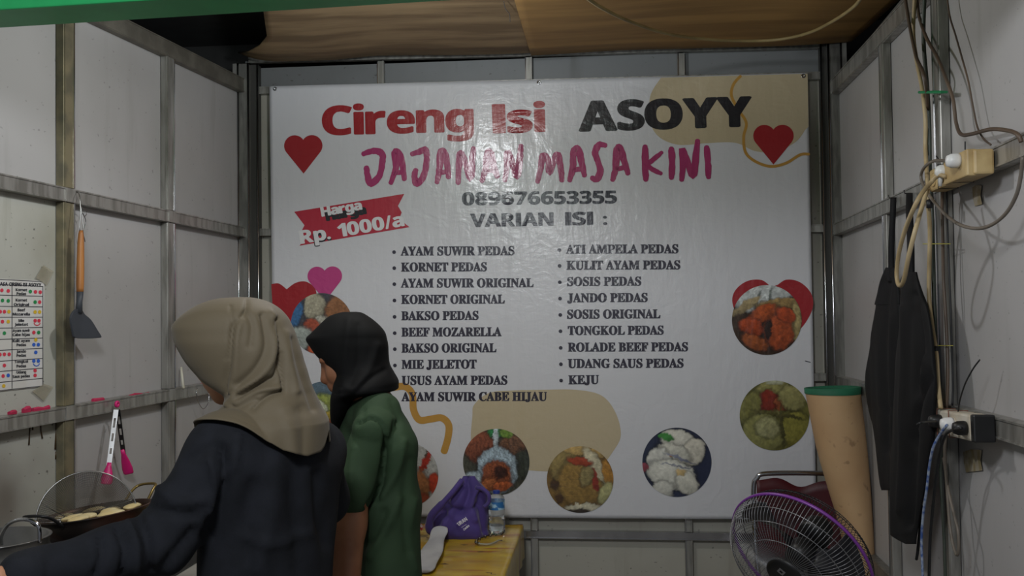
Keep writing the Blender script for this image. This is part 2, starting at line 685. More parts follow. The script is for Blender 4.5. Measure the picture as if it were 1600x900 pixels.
def wrk(x, z):
    """gentle billow and hanging folds of the sheet (metres off its mean plane)"""
    d = .0035 * math.sin(2.3 * x + 1.0) * math.sin(1.9 * z)
    d += .0016 * math.sin(17 * x + 1.5 * math.sin(2 * z)) * (0.5 + 0.5 * math.sin(3 * z + x))
    d += .0022 * math.exp(-((x + .46 - .03 * z) / .012) ** 2) + .0018 * math.exp(-((x + .36) / .01) ** 2)
    d += .0016 * math.sin(9 * x - 7 * z) * math.exp(-((z - 2.5) / .12) ** 2)
    return d


def bn(px, py, lift=0.0):
    p = at_y(px, py, YN)
    p.y = YN - wrk(p.x, p.z) - lift
    return p


def banner_mat(name, col, col2=None):
    """glossy printed vinyl: soft clear gloss with crinkles"""
    if name in MATS:
        return MATS[name]
    m = mat(name, col, col2 or col, rough=0.45, spec=0.3, scale=3)
    nt = m.node_tree
    b = nt.nodes['Principled BSDF']
    b.inputs['Coat Weight'].default_value = 0.7
    b.inputs['Coat Roughness'].default_value = 0.22
    tc = nt.nodes.new('ShaderNodeTexCoord')
    mp = nt.nodes.new('ShaderNodeMapping')
    mp.inputs['Scale'].default_value = (1.0, 0.2, 0.22)
    nt.links.new(tc.outputs['Object'], mp.inputs['Vector'])
    n1 = nt.nodes.new('ShaderNodeTexNoise')
    n1.inputs['Scale'].default_value = 26
    n1.inputs['Detail'].default_value = 3
    nt.links.new(mp.outputs[0], n1.inputs['Vector'])
    n2 = nt.nodes.new('ShaderNodeTexNoise')
    n2.inputs['Scale'].default_value = 11
    n2.inputs['Detail'].default_value = 5
    n2.inputs['Distortion'].default_value = 1.5
    nt.links.new(tc.outputs['Object'], n2.inputs['Vector'])
    ad = nt.nodes.new('ShaderNodeMath')
    ad.operation = 'ADD'
    nt.links.new(n1.outputs['Fac'], ad.inputs[0])
    nt.links.new(n2.outputs['Fac'], ad.inputs[1])
    bp = nt.nodes.new('ShaderNodeBump')
    bp.inputs['Strength'].default_value = 0.35
    bp.inputs['Distance'].default_value = 0.006
    mp3 = nt.nodes.new('ShaderNodeMapping')
    mp3.inputs['Scale'].default_value = (0.3, 1, 1)
    nt.links.new(tc.outputs['Object'], mp3.inputs['Vector'])
    n3 = nt.nodes.new('ShaderNodeTexNoise')
    n3.inputs['Scale'].default_value = 70
    nt.links.new(mp3.outputs[0], n3.inputs['Vector'])
    sc3 = nt.nodes.new('ShaderNodeMath')
    sc3.operation = 'MULTIPLY_ADD'
    sc3.inputs[1].default_value = 0.22
    nt.links.new(n3.outputs['Fac'], sc3.inputs[0])
    nt.links.new(ad.outputs[0], sc3.inputs[2])
    nt.links.new(sc3.outputs[0], bp.inputs['Height'])
    nt.links.new(bp.outputs[0], b.inputs['Normal'])
    nt.links.new(bp.outputs[0], b.inputs['Coat Normal'])
    return m


def quad_pt(u, v):
    """u right, v down in the banner's own frame -> pixel-space point used only to find the plane position"""
    t = (TLp[0] + (TRp[0] - TLp[0]) * u, TLp[1] + (TRp[1] - TLp[1]) * u)
    b = (BLp[0] + (BRp[0] - BLp[0]) * u, BLp[1] + (BRp[1] - BLp[1]) * u)
    return (t[0] + (b[0] - t[0]) * v, t[1] + (b[1] - t[1]) * v)


nu, nv = 150, 110
vs = [tuple(bn(*quad_pt(i / nu, j / nv))) for j in range(nv + 1) for i in range(nu + 1)]
fs = [(j * (nu + 1) + i, (j + 1) * (nu + 1) + i, (j + 1) * (nu + 1) + i + 1, j * (nu + 1) + i + 1) for j in range(nv) for i in range(nu)]
bc_ = Vector(bn(850, 470))
BANNER = thing('banner', 'large white vinyl banner with red and black lettering hung on the back wall', 'banner', bc_)
MB().add(vs, fs).build('banner_sheet', banner_mat('vinyl_white', '#cfcfd4'), BANNER, smooth=True, solid=.0008)
for (px, py) in ((430, 139), (1255, 119), (842, 129)):     # cable-tie eyelets on the top hem
    mt = frame(bn(px, py, .002), (0, -1, 0))
    MB().lathe([(.004, 0), (.009, 0), (.010, .001), (.009, .002), (.004, .002), (.004, 0)], mt, 16, cap=False).build('eyelet', M_CHROME, BANNER, smooth=True)


def poly_print(name, pts, m, lift, parent=None, step=28):
    """flat printed shape from an outline in photograph pixels, following the sheet"""
    bm = bmesh.new()
    vs = [bm.verts.new((x, y, 0)) for x, y in pts]
    f = bm.faces.new(vs)
    bmesh.ops.triangulate(bm, faces=[f])
    for _ in range(5):
        es = [e for e in bm.edges if e.calc_length() > step]
        if not es:
            break
        bmesh.ops.subdivide_edges(bm, edges=es, cuts=1)
        bmesh.ops.triangulate(bm, faces=bm.faces[:])
    me = bpy.data.meshes.new(name)
    for v in bm.verts:
        v.co = bn(v.co.x, v.co.y, lift)
    bmesh.ops.recalc_face_normals(bm, faces=bm.faces[:])
    bm.to_mesh(me)
    bm.free()
    me.materials.append(m)
    for p in me.polygons:
        p.use_smooth = True
    o = bpy.data.objects.new(name, me)
    C.objects.link(o)
    par(o, parent or BANNER)
    return o


def spl2(pts, n=8, closed=False):
    if closed:
        P_ = [pts[-1]] + list(pts) + [pts[0], pts[1]]
    else:
        P_ = [pts[0]] + list(pts) + [pts[-1]]
    out = []
    for i in range(1, len(P_) - 2):
        a, b, c, d = [np.array(q, float) for q in P_[i - 1:i + 3]]
        for k in range(n):
            t = k / n
            q = 0.5 * ((2 * b) + (c - a) * t + (2 * a - 5 * b + 4 * c - d) * t * t + (3 * b - a - 3 * c + d) * t ** 3)
            out.append((q[0], q[1]))
    if not closed:
        out.append(tuple(pts[-1]))
    return out


def stroke_print(name, pts, width, m, lift, parent=None, n=8, wob=0.0, sm=True):
    """brush stroke along pixel points; width px (number or list)"""
    P_ = spl2(pts, n) if sm else pts
    L = len(P_)
    ws = [width] * L if not isinstance(width, (list, tuple)) else list(np.interp(np.linspace(0, 1, L), np.linspace(0, 1, len(width)), width))
    le, ri = [], []
    vs = []
    rnd = random.Random(int(pts[0][0] * 7 + pts[0][1]))
    # round caps
    d0 = np.array(P_[1]) - np.array(P_[0])
    d0 = d0 / np.linalg.norm(d0)
    d1 = np.array(P_[-1]) - np.array(P_[-2])
    d1 = d1 / np.linalg.norm(d1)
    out = []
    for i in range(L):
        a = np.array(P_[max(i - 1, 0)])
        b = np.array(P_[min(i + 1, L - 1)])
        d = (b - a) / max(np.linalg.norm(b - a), 1e-6)
        nn = np.array([-d[1], d[0]])
        h = ws[i] / 2
        le.append(np.array(P_[i]) + nn * (h + wob * rnd.uniform(-1, 1)))
        ri.append(np.array(P_[i]) - nn * (h + wob * rnd.uniform(-1, 1)))
    n0 = np.array([-d0[1], d0[0]])
    n1 = np.array([-d1[1], d1[0]])
    mb = MB()
    vv = []
    for i in range(L):
        vv += [bn(le[i][0], le[i][1], lift), bn(P_[i][0], P_[i][1], lift), bn(ri[i][0], ri[i][1], lift)]
    ff = []
    for i in range(L - 1):
        for q in (0, 1):
            ff.append((i * 3 + q, i * 3 + q + 1, i * 3 + q + 4, i * 3 + q + 3))
    mb.add(vv, ff)
    for (p, d, nn, h) in ((P_[0], -d0, n0, ws[0] / 2), (P_[-1], d1, n1, ws[-1] / 2)):
        arc = [bn(p[0], p[1], lift)]
        for k in range(9):
            a = math.pi * (k / 8) - math.pi / 2
            q = np.array(p) + nn * (h * math.sin(a)) + d * (h * math.cos(a) * .8)
            arc.append(bn(q[0], q[1], lift))
        mb.add(arc, [(0, k, k + 1) for k in range(1, 9)])
    return mb, m, name, parent


def stroke_build(*a, **k):
    mb, m, name, parent = stroke_print(*a, **k)
    return mb.build(name, m, parent or BANNER)


V_RED = banner_mat('print_red', '#9a1822')
V_BLACK = banner_mat('print_black', '#1b1a22')
V_NAVY = banner_mat('print_ink', '#2a2636')
V_PINK = banner_mat('print_pink', '#a62c68', '#9c2860')
V_ROSE = banner_mat('print_rose', '#b83a7c')
V_BEIGE = banner_mat('print_beige', '#bdae90')
V_GOLD = banner_mat('print_gold', '#b88a3c')
V_WHITE = banner_mat('print_white', '#dcdcdf')
V_RIBBON = banner_mat('print_ribbon', '#b01f38')

# background shapes
S = spl2([(1033, 121), (1016, 150), (1016, 190), (1030, 214), (1060, 226), (1100, 224), (1148, 223), (1180, 236), (1212, 237), (1243, 222), (1258, 203)], 8)
poly_print('shape_print', S + [(1263.2, 198), (1261.8, 115.5), (1180, 117.4), (1100, 119.4)], V_BEIGE, .0012, step=40)
S = spl2([(738, 650), (741, 632), (764, 614), (800, 610), (846, 609), (900, 609), (940, 618), (962, 645), (970, 680), (958, 705), (940, 727), (920, 736), (880, 737), (830, 735), (780, 728), (746, 712), (736, 690)], 6, closed=True)
poly_print('shape_print', S, V_BEIGE, .0012, step=40)
stroke_build('squiggle_print', [(1157, 119), (1146, 132), (1143, 150), (1154, 172), (1166, 192), (1162, 214), (1165, 238), (1180, 252), (1204, 260), (1228, 255), (1250, 242), (1263.5, 241)], 4.5, V_GOLD, .0017)
stroke_build('squiggle_print', [(612, 606), (632, 604), (644, 616), (646, 640), (655, 656), (672, 655), (690, 653), (701, 664), (700, 684), (694, 705)], 11, V_GOLD, .0017)


def heart(cx, cy, wd, hg, rot=0.0):
    """outline with its dip at the top and point at the bottom"""
    pts = []
    for k in range(48):
        t = 2 * math.pi * k / 48
        # two lobes and a straight sided point
        x = math.sin(t) ** 3 * .5
        y = -(13 * math.cos(t) - 5 * math.cos(2 * t) - 2 * math.cos(3 * t) - math.cos(4 * t)) / 29.0 + .08
        pts.append((x * wd, y * hg))
    return [(cx + x * math.cos(rot) - y * math.sin(rot), cy + x * math.sin(rot) + y * math.cos(rot)) for x, y in pts]


def heart2(cx, cy, wd, hg, rot=0.0):
    R_ = wd * .275
    pts = []
    lx = wd / 2 - R_
    for k in range(17):                 # right lobe from the dip to the side
        a = math.radians(-150 + k * (150 + 35) / 16)
        pts.append((lx + R_ * math.cos(a), -hg / 2 + R_ + R_ * math.sin(a)))
    pts.append((0, hg / 2))
    for k in range(17):
        a = math.radians(145 + k * (150 + 35) / 16)
        pts.append((-lx + R_ * math.cos(a), -hg / 2 + R_ + R_ * math.sin(a)))
    return [(cx + x * math.cos(rot) - y * math.sin(rot), cy + x * math.sin(rot) + y * math.cos(rot)) for x, y in pts]


poly_print('heart_print', heart2(474.5, 241.5, 60, 60, -.01), V_RED, .0018)
poly_print('heart_print', heart2(1208.5, 226, 63, 62, .0), V_RED, .0018)
# cut red heart at the left edge, whole red heart under the photo at the right edge
H = [(424, 444)] + spl2([(424, 444), (436, 443), (448, 452)], 5)[1:] + spl2([(448, 452), (462, 442), (478, 440), (492, 450), (496, 466)], 6)[1:] + [(480, 500), (455, 525), (427, 500)]
poly_print('heart_print', H, V_RED, .0014)
poly_print('heart_print', heart2(508, 443.5, 54, 54, -.02), V_ROSE, .0024)
poly_print('heart_print', spl2([(1208, 448), (1190, 437.5), (1168, 439), (1150, 452), (1144, 470), (1152, 494), (1172, 520), (1208, 545), (1240, 523), (1258, 505), (1270, 480), (1267, 458), (1250, 441), (1228, 437)], 5, closed=True)[:-1], V_RED, .0014)

# price ribbon
RB = [(460, 331), (632, 303), (622, 322), (628, 332), (624, 342), (640, 355), (468, 384), (478, 373), (471, 362), (476, 352)]
poly_print('price_ribbon_print', RB, V_RIBBON, .0014, step=20)

# ---- lettering
_gc = {}


def glyph(txt, off=0.0):
    """triangulated outline of a string in the built-in font -> verts (n,2), faces"""
    if txt in _gc:
        return _gc[txt]
    c = bpy.data.curves.new('tmp', 'FONT')
    c.body = txt
    c.size = 1.0
    c.resolution_u = 3
    o = bpy.data.objects.new('tmp', c)
    C.objects.link(o)
    bpy.context.view_layer.update()
    dg = bpy.context.evaluated_depsgraph_get()
    me = o.evaluated_get(dg).to_mesh()
    v = np.array([(q.co.x, q.co.y) for q in me.vertices])
    f = [tuple(p.vertices) for p in me.polygons]
    o.evaluated_get(dg).to_mesh_clear()
    bpy.data.objects.remove(o)
    bpy.data.curves.remove(c)
    _gc[txt] = (v, f)
    return _gc[txt]


def mathb(s, base):
    o = []
    for ch in s:
        if 'A' <= ch <= 'Z':
            o.append(chr(base + ord(ch) - 65))
        elif 'a' <= ch <= 'z':
            o.append(chr(base + 26 + ord(ch) - 97))
        elif ch.isdigit():
            o.append(chr((0x1D7CE if base == 0x1D400 else 0x1D7EC) + ord(ch) - 48))
        else:
            o.append(ch)
    return ''.join(o)


def sans_line(s, gap=.07, space=.32):
    """own layout of bold sans capitals with a plain bar for I"""
    V, F, x = [], [], 0.0
    Hc = glyph(mathb('H', 0x1D5D4))[0][:, 1].max()
    prev = ''
    for ch in s:
        if ch == ' ':
            x += space
            prev = ch
            continue
        if ch == 'I':
            v = np.array([(0, 0), (.19, 0), (.19, Hc), (0, Hc)])
            f = [(0, 1, 2, 3)]
        else:
            v, f = glyph(mathb(ch, 0x1D5D4))
            v = v - np.array([v[:, 0].min(), 0])
        if (prev in 'YA' and ch in 'AY' and prev != ch) or (prev == 'V' and ch == 'A'):
            x -= .07
        elif prev and (ch in 'Y' and prev in 'Y'):
            x -= .03
        k = len(V)
        V += [(a + x, b) for a, b in v]
        F += [tuple(i + k for i in q) for q in f]
        x += v[:, 0].max() + gap
        prev = ch
    return np.array(V), F, Hc


def lettering(name, V, F, Hc, x0, y0, x1, y1, h, m, lift, bold=0.0, fn=None, parent=None, caps=6, slant=0.0, byk=0.55):
    """baseline (x0,y0)-(x1,y1) px, capital height h px; bold = extra px on each side"""
    fn = fn or bn
    V = np.array(V)
    mn, mx_ = V[:, 0].min(), V[:, 0].max()
    d = np.array([x1 - x0, y1 - y0])
    L = np.linalg.norm(d)
    d = d / L
    nn = np.array([d[1], -d[0]])
    dirs = [(0, 0)] + ([(bold * math.cos(2 * math.pi * k / caps), bold * math.sin(2 * math.pi * k / caps)) for k in range(caps)] if bold else [])
    mb = MB()
    hb = h - 2 * bold * byk
    for q, (ox, oy) in enumerate(dirs):
        vs = []
        for (a, b) in V:
            p = np.array([x0, y0]) + d * (bold + (a - mn) / (mx_ - mn) * (L - 2 * bold)) + nn * (b / Hc * hb + bold * byk) + d * slant * b
            vs.append(fn(p[0] + ox, p[1] + oy * byk, lift - q * 4e-5))
        mb.add(vs, F)
    return mb.build(name, m, parent or BANNER)


def sans(s, x0, y0, x1, y1, h, m, lift=.0022, bold=0.0, name='lettering', **k):
    V, F, Hc = sans_line(s)
    return lettering(name, V, F, Hc, x0, y0, x1, y1, h, m, lift, bold, **k)


def serif(s, x0, y0, x1, y1, h, m, lift=.0022, bold=.7, name='lettering', **k):
    V, F = glyph(mathb(s, 0x1D400))
    Hc = glyph(mathb('H', 0x1D400))[0][:, 1].max()
    return lettering(name, V, F, Hc, x0, y0, x1, y1, h, m, lift, bold, **k)


sans('Cireng', 504, 212, 741, 206, 46, V_RED, bold=2.1, caps=10)
sans('Isi', 770, 209, 853, 206, 46, V_RED, bold=2.1, caps=10)
sans('ASOYY', 904, 206, 1176, 198, 48, V_BLACK, bold=3.0, caps=10)
sans('089676653355', 722, 321, 964, 318, 20.5, V_NAVY, bold=.9)
sans('VARIAN', 735, 355, 865, 352.5, 21, V_NAVY, bold=.9)
sans('ISI :', 883, 352.5, 949, 351, 21, V_NAVY, bold=.9)
LEFTCOL = [('AYAM SUWIR PEDAS', 399.5, 804), ('KORNET PEDAS', 424.5, 761), ('AYAM SUWIR ORIGINAL', 449.5, 834), ('KORNET ORIGINAL', 475, 789),
           ('BAKSO PEDAS', 500.5, 748), ('BEEF MOZARELLA', 526, 784), ('BAKSO ORIGINAL', 551, 776), ('MIE JELETOT', 576.5, 745),
           ('USUS AYAM PEDAS', 601.5, 793), ('AYAM SUWIR CABE HIJAU', 627, 855)]
RIGHTCOL = [('ATI AMPELA PEDAS', 396.5, 884, 1060), ('KULIT AYAM PEDAS', 421.5, 885, 1063), ('SOSIS PEDAS', 447, 886, 1002), ('JANDO PEDAS', 472.5, 886, 1012),
            ('SOSIS ORIGINAL', 498, 886, 1032), ('TONGKOL PEDAS', 523.5, 887, 1037), ('ROLADE BEEF PEDAS', 549.5, 887, 1075), ('UDANG SAUS PEDAS', 575, 887, 1068),
            ('KEJU', 600.5, 888, 936)]


def disc_print(cx, cy, r, m, lift, name='bullet_print', n=14):
    vs = [bn(cx, cy, lift)] + [bn(cx + r * math.cos(2 * math.pi * k / n), cy + r * math.sin(2 * math.pi * k / n), lift) for k in range(n)]
    return MB().add(vs, [(0, 1 + (k + 1) % n, 1 + k) for k in range(n)]).build(name, m, BANNER)


for i, (s, y, x1) in enumerate(LEFTCOL):
    x0 = 626.5 if 'AYAM S' != s[:6] else 626.0
    serif(s, x0 + i * .1, y, x1, y - .6, 14.2, V_NAVY)
    if i < 8:
        disc_print(616 + i * .15, y - 5.5, 2.9, V_NAVY, .0022)
for i, (s, y, x0, x1) in enumerate(RIGHTCOL):
    serif(s, x0, y, x1, y - .6, 14.2, V_NAVY)
    disc_print(874 + i * .35, y - 6, 2.9, V_NAVY, .0022)

# ribbon words with their black shadow
for (dx, dy, m, lf, bo) in ((7, 7, V_BLACK, .0018, 1.6), (0, 0, V_WHITE, .0026, .9)):
    sans('Harga', 503 + dx, 339 + dy, 567 + dx, 327.5 + dy, 15, m, lf, bo)
    if dx:
        sans('p.', 484 + dx, 376 + dy * .6, 512 + dx, 371 + dy * .6, 19, m, lf, bo)
    else:
        sans('Rp. 1000/a', 470, 381.5, 633, 353, 21, m, lf, bo)

# brush-painted words
BR = {
    'J1': [[(568, 241), (584, 236), (597, 240), (598, 252), (593, 275), (580, 287), (575, 276), (573, 262)]],
    'A1': [[(611, 286), (619, 262), (617, 241), (620, 237), (627, 247), (632, 280)], [(614, 271), (628, 269)]],
    'J2': [[(644, 241), (656, 237), (665, 235), (667, 250), (662, 275), (652, 287), (648, 276), (650, 266)]],
    'A2': [[(683, 285), (687, 262), (688, 240), (692, 236), (697, 248), (701, 277)], [(686, 270), (698, 268)]],
    'N1': [[(716, 286), (717, 262), (719, 240), (725, 248), (735, 279), (738, 250), (740, 232)]],
    'A3': [[(753, 283), (759, 262), (762, 238), (767, 240), (771, 258), (777, 276)], [(759, 268), (772, 266)]],
    'N2': [[(789, 282), (792, 260), (793, 238), (799, 250), (808, 276), (812, 248), (814, 228)]],
    'M': [[(840, 284), (845, 262), (848, 243), (857, 252), (858, 270), (866, 250), (871, 242), (876, 262), (878, 282)]],
    'A4': [[(890, 282), (895, 262), (896, 237), (903, 232), (908, 250), (913, 274)], [(895, 266), (908, 264)]],
    'S': [[(946, 227), (936, 226), (930, 238), (934, 252), (938, 268), (932, 280), (925, 278)]],
    'A5': [[(957, 281), (962, 262), (963, 236), (968, 230), (974, 248), (981, 271)], [(962, 264), (975, 262)]],
    'K': [[(1009, 281), (1008, 258), (1008, 229)], [(1034, 238), (1022, 248), (1012, 258), (1022, 266), (1033, 271)]],
    'I1': [[(1049, 278), (1050, 256), (1049, 232)]],
    'N3': [[(1065, 281), (1067, 256), (1066, 234), (1072, 246), (1083, 275), (1087, 246), (1090, 220)]],
    'I2': [[(1107, 277), (1106, 254), (1104, 230)]],
}
for k, sts in BR.items():
    mb = MB()
    for st in sts:
        th = 9.5 if st is sts[0] else 7
        q, _, _, _ = stroke_print('x', st, [th * .8, th * 1.15, th, th * 1.2, th * .85], V_PINK, .0022, wob=.5, n=5)
        mb.add(q.v, q.f)
    mb.build('brush_lettering', V_PINK, BANNER)

# ---- round food photographs printed on the banner (flat prints, colours only)


def cnoise(u, v, s, seed):
    r = np.zeros_like(u)
    rs = np.random.RandomState(seed)
    for k in range(9):
        a, b, c, d = rs.uniform(-1, 1, 4)
        f = s * (1 + k * .45)
        r += np.sin(f * (a * u + b * v) * 2 + c * 9 + 2.2 * np.sin(f * .5 * (b * u - a * v) + d * 9)) / (1 + k * .3)
    return r / 4.0


def photo(cx, cy, r, base, blobs, seed, nz=.18, ns=14, clip=None, tex=1.0):
    nz = nz * 1.5
    nr, na = 52, 150
    pts = [(0, 0)] + [(i / nr * math.cos(2 * math.pi * k / na), i / nr * math.sin(2 * math.pi * k / na)) for i in range(1, nr + 1) for k in range(na)]
    uv = np.array(pts)
    u, v = uv[:, 0], uv[:, 1]
    col = np.tile(np.array(lin(base)[:3]), (len(u), 1))
    wu = u + .06 * cnoise(u, v, 5, seed + 50) + .035 * cnoise(u, v, 17, seed + 51)
    wv = v + .06 * cnoise(u, v, 5, seed + 60) + .035 * cnoise(u, v, 17, seed + 61)
    for (bx, by, rx, ry, ang, h, soft) in blobs:
        a = math.radians(ang)
        du, dv = wu - bx, wv - by
        e = np.sqrt(((du * math.cos(a) + dv * math.sin(a)) / rx) ** 2 + ((-du * math.sin(a) + dv * math.cos(a)) / ry) ** 2)
        k = np.clip((1 - e) / soft + .5, 0, 1)[:, None]
        k = k * k * (3 - 2 * k)
        shade = 1 + .28 * np.clip(-(dv / ry) * .7 - (du / rx) * .4, -1, 1) + .22 * cnoise(wu * 1.7, wv * 1.7, 6, seed + int(abs(bx * 40)) + 3)
        hue = np.array(lin(h)[:3]) * np.clip(shade, .35, 1.6)[:, None]
        col = col * (1 - k) + hue * k
        col = col * (1 - .42 * np.exp(-((e - 1.04) / .13) ** 2) * (1 if min(rx, ry) > .12 else .3))[:, None]
    col = col * (1 + nz * tex * cnoise(u, v, ns, seed) + nz * .8 * cnoise(u, v, ns * 2.3, seed + 7))[:, None]
    col = col * (1 + nz * 1.1 * np.clip(cnoise(wu, wv, ns * .55, seed + 9), -1.2, 1.2) * np.sign(cnoise(wu, wv, ns * .8, seed + 19)))[:, None]
    col = np.clip(col, 0.004, 1)
    if clip:
        vs = [bn(max(cx + a * r, clip), cy + b * r, .0028) for a, b in pts]
    else:
        vs = [bn(cx + a * r, cy + b * r, .0028) for a, b in pts]
    fs = [(0, 1 + (k + 1) % na, 1 + k) for k in range(na)]
    for i in range(nr - 1):
        for k in range(na):
            a, b = 1 + i * na + k, 1 + i * na + (k + 1) % na
            fs.append((a, b, b + na, a + na))
    m = banner_mat('food_print', '#ffffff')
    if not m.get('vc'):
        nt = m.node_tree
        at = nt.nodes.new('ShaderNodeVertexColor')
        at.layer_name = 'print'
        nt.links.new(at.outputs['Color'], nt.nodes['Principled BSDF'].inputs['Base Color'])
        m['vc'] = 1
    o = MB().add(vs, fs).build('food_photo_print', m, BANNER, smooth=True)
    ca = o.data.color_attributes.new('print', 'FLOAT_COLOR', 'POINT')
    ca.data.foreach_set('color', np.concatenate([col, np.ones((len(u), 1))], 1).astype(np.float32).ravel())
    return o


photo(503, 506, 48, '#4a4a52', [
    (-.25, -.55, .38, .45, 0, '#a7a18c', .2), (.05, -.05, .3, .22, 20, '#a9a79a', .3), (-.95, -.35, .3, .5, 10, '#3f6fa0', .3),
    (.65, -.45, .55, .5, 0, '#8a5c3a', .3), (-.3, .1, .3, .28, 0, '#a04b34', .3), (-.7, .45, .45, .4, 0, '#9aa19b', .3), (.1, .55, .5, .35, 0, '#6b4a32', .4),
    (-.1, .85, .35, .2, 0, '#b0502c', .3)], 3)
photo(506, 636, 40, '#5b6f7e', [
    (.0, .1, .8, .6, 10, '#8f9a4e', .3), (-.2, 0, .4, .28, 30, '#c6cbb2', .3), (.3, .4, .35, .25, 0, '#9f8c3a', .3), (0, .8, .7, .3, 0, '#77402a', .3)], 4)
photo(634, 742, 51, '#a9a9a6', [
    (.6, -.4, .10, .38, 25, '#a12a1c', .2), (.85, .25, .22, .3, 10, '#a5331c', .25), (.45, .35, .28, .5, 0, '#8d5a37', .3), (.5, .85, .3, .3, 0, '#7d3320', .3),
    (.62, -.75, .03, .25, 10, '#3c3d30', .3), (.2, .1, .12, .4, 0, '#a6572e', .3)], 5)
photo(775.5, 722, 52, '#4a4a3f', [
    (-.5, -.45, .48, .48, 20, '#7d4530', .3), (.5, -.45, .42, .42, 0, '#6b4a36', .3), (.78, .1, .3, .5, 0, '#33382f', .4), (.0, -.95, .28, .22, 0, '#2c7a45', .25),
    (.32, -.88, .2, .16, 0, '#6c8a3a', .3), (-.02, -.7, .10, .4, 0, '#b5bfc4', .3), (.02, .25, .62, .72, 0, '#9fb0bb', .12), (-.75, .6, .3, .35, 30, '#a3b1ba', .3),
    (0, .42, .46, .5, 0, '#84482c', .2), (.12, .30, .18, .18, 0, '#3c2118', .4), (-.2, .65, .25, .2, 0, '#9a5a34', .4), (.2, .72, .32, .14, -10, '#a0522c', .3)], 6, nz=.32, ns=22)
photo(906.5, 749, 52, '#7c5f30', [
    (-.4, -.35, .5, .55, 0, '#8f7c4a', .4), (.05, .1, .75, .7, 0, '#8e7038', .3), (.1, -.85, .8, .14, 8, '#b8995c', .3), (.55, -.35, .2, .75, -35, '#c0b79a', .3),
    (.86, -.1, .16, .55, -10, '#a5752e', .3), (.0, -.55, .4, .14, 10, '#9a3d20', .3), (.45, .0, .09, .38, -8, '#8a3020', .25), (.75, .4, .2, .35, 20, '#a3a070', .4),
    (.1, .85, .55, .13, 0, '#b9b39c', .3), (0, 1.0, .4, .12, 0, '#2d241c', .3), (-.75, .15, .14, .14, 0, '#46301c', .4), (-.65, .58, .12, .14, 0, '#46301c', .4),
    (.2, -.1, .2, .32, 20, '#8a7c50', .3)], 7, nz=.16)
photo(1057.5, 722, 54, '#222a44', [
    (.1, -.55, .62, .36, 20, '#cfccc0', .12), (.5, -.3, .32, .42, 20, '#cbc6b8', .14), (-.1, -.25, .5, .26, 18, '#c6c4b8', .12), (-.5, .0, .36, .42, -20, '#c9c8c0', .14),
    (-.15, .35, .72, .42, 10, '#cdccc2', .1), (.3, .6, .38, .3, 30, '#c8c6ba', .14), (-.4, .8, .3, .28, 0, '#c0bfb6', .2), (-.35, -.72, .22, .12, 20, '#3f8a3c', .25),
    (-.18, -.2, .06, .05, 0, '#a06a34', .3), (.1, .3, .16, .1, 0, '#c5ab78', .5), (-.95, .15, .12, .1, 0, '#8a3a48', .3), (.1, -.12, .5, .035, 20, '#7d8090', .4), (.0, .1, .5, .03, 10, '#8d8f98', .4)], 8, nz=.07)
photo(1198, 500, 54.5, '#3c2a1c', [
    (-.1, -.7, .9, .45, -12, '#b9bdbc', .12), (-.25, -.6, .05, .25, 20, '#6e7470', .4), (.1, -.72, .05, .2, 10, '#6e7470', .4), (-.6, -.4, .5, .12, -30, '#9c8a64', .3),
    (.35, -.45, .7, .16, -6, '#94794a', .3), (.85, .1, .16, .6, 0, '#a08e5e', .3), (-.1, -.18, .45, .26, -25, '#a34a1e', .3), (-.45, .2, .4, .26, 20, '#9c3f1c', .25),
    (.35, .35, .42, .52, 0, '#9e4722', .2), (-.35, .65, .42, .22, 25, '#8f4a22', .3), (.05, .3, .1, .3, 0, '#2a1812', .5), (.55, -.15, .3, .2, 30, '#a5431d', .3)], 9, nz=.22, ns=10)
photo(1210, 649, 54.5, '#6d6a34', [
    (-.05, -.55, .6, .5, -30, '#8b8650', .15), (-.2, -.4, .36, .3, -20, '#7e2a1c', .2), (.2, -.35, .2, .2, 0, '#8b4a2c', .3), (.5, -.5, .4, .35, 30, '#8d8856', .2),
    (-.7, -.2, .3, .5, 20, '#77743f', .25), (-.3, .5, .62, .55, 10, '#85834d', .12), (.65, .4, .45, .5, -10, '#7d7836', .12), (-.2, .35, .35, .3, 0, '#97956a', .5),
    (.22, .3, .05, .6, -6, '#45421f', .4), (.1, -.02, .8, .05, 10, '#4e4a24', .5), (.0, -.95, .3, .1, 0, '#a8a98e', .3)], 10, nz=.14)
# fine smudge and cut marks at the right edge
stroke_build('smudge_print', [(1258, 564), (1266, 566)], 1.2, V_NAVY, .002)

# ------------------------------------------------------------------ things on the left wall
M_WHITEP = mat('white_plastic', '#dcdcdc', '#cfcfcc', rough=.4)
M_PAPER = mat('paper', '#d8d7d6', '#cfcdc8', rough=.55)
M_INK = mat('printing_ink', '#2b2b33', rough=.6)
M_WOODH = mat('beech_handle', '#b5793f', '#8e5628', rough=.45, scale=5, stretch=(6, 6, .6))
M_SLATE = mat('slate_silicone', '#3d4149', '#363a41', rough=.55)
M_PINKS = mat('pink_silicone', '#e0257e', '#d11f72', rough=.4)
M_WIRE = mat('steel_wire', '#9c9c9c', '#808080', rough=.3, metal=1)


def lw(px, py, lift):
    return onL(px, py, lift)


# chart of filling marks
pc = [(-62, 432), (69, 439), (67, 604), (-62, 618)]
pk = thing('paper_chart', 'white paper chart of coloured dots taped to the left wall', 'chart', onL(30, 520, .004))


def chart_pt(u, v, lift=.004):
    """u 0..1 left to right, v 0..1 top to bottom on the sheet"""
    t = (pc[0][0] + (pc[1][0] - pc[0][0]) * u, pc[0][1] + (pc[1][1] - pc[0][1]) * u)
    b = (pc[3][0] + (pc[2][0] - pc[3][0]) * u, pc[3][1] + (pc[2][1] - pc[3][1]) * u)
    p = (t[0] + (b[0] - t[0]) * v, t[1] + (b[1] - t[1]) * v)
    return onL(p[0], p[1], lift)


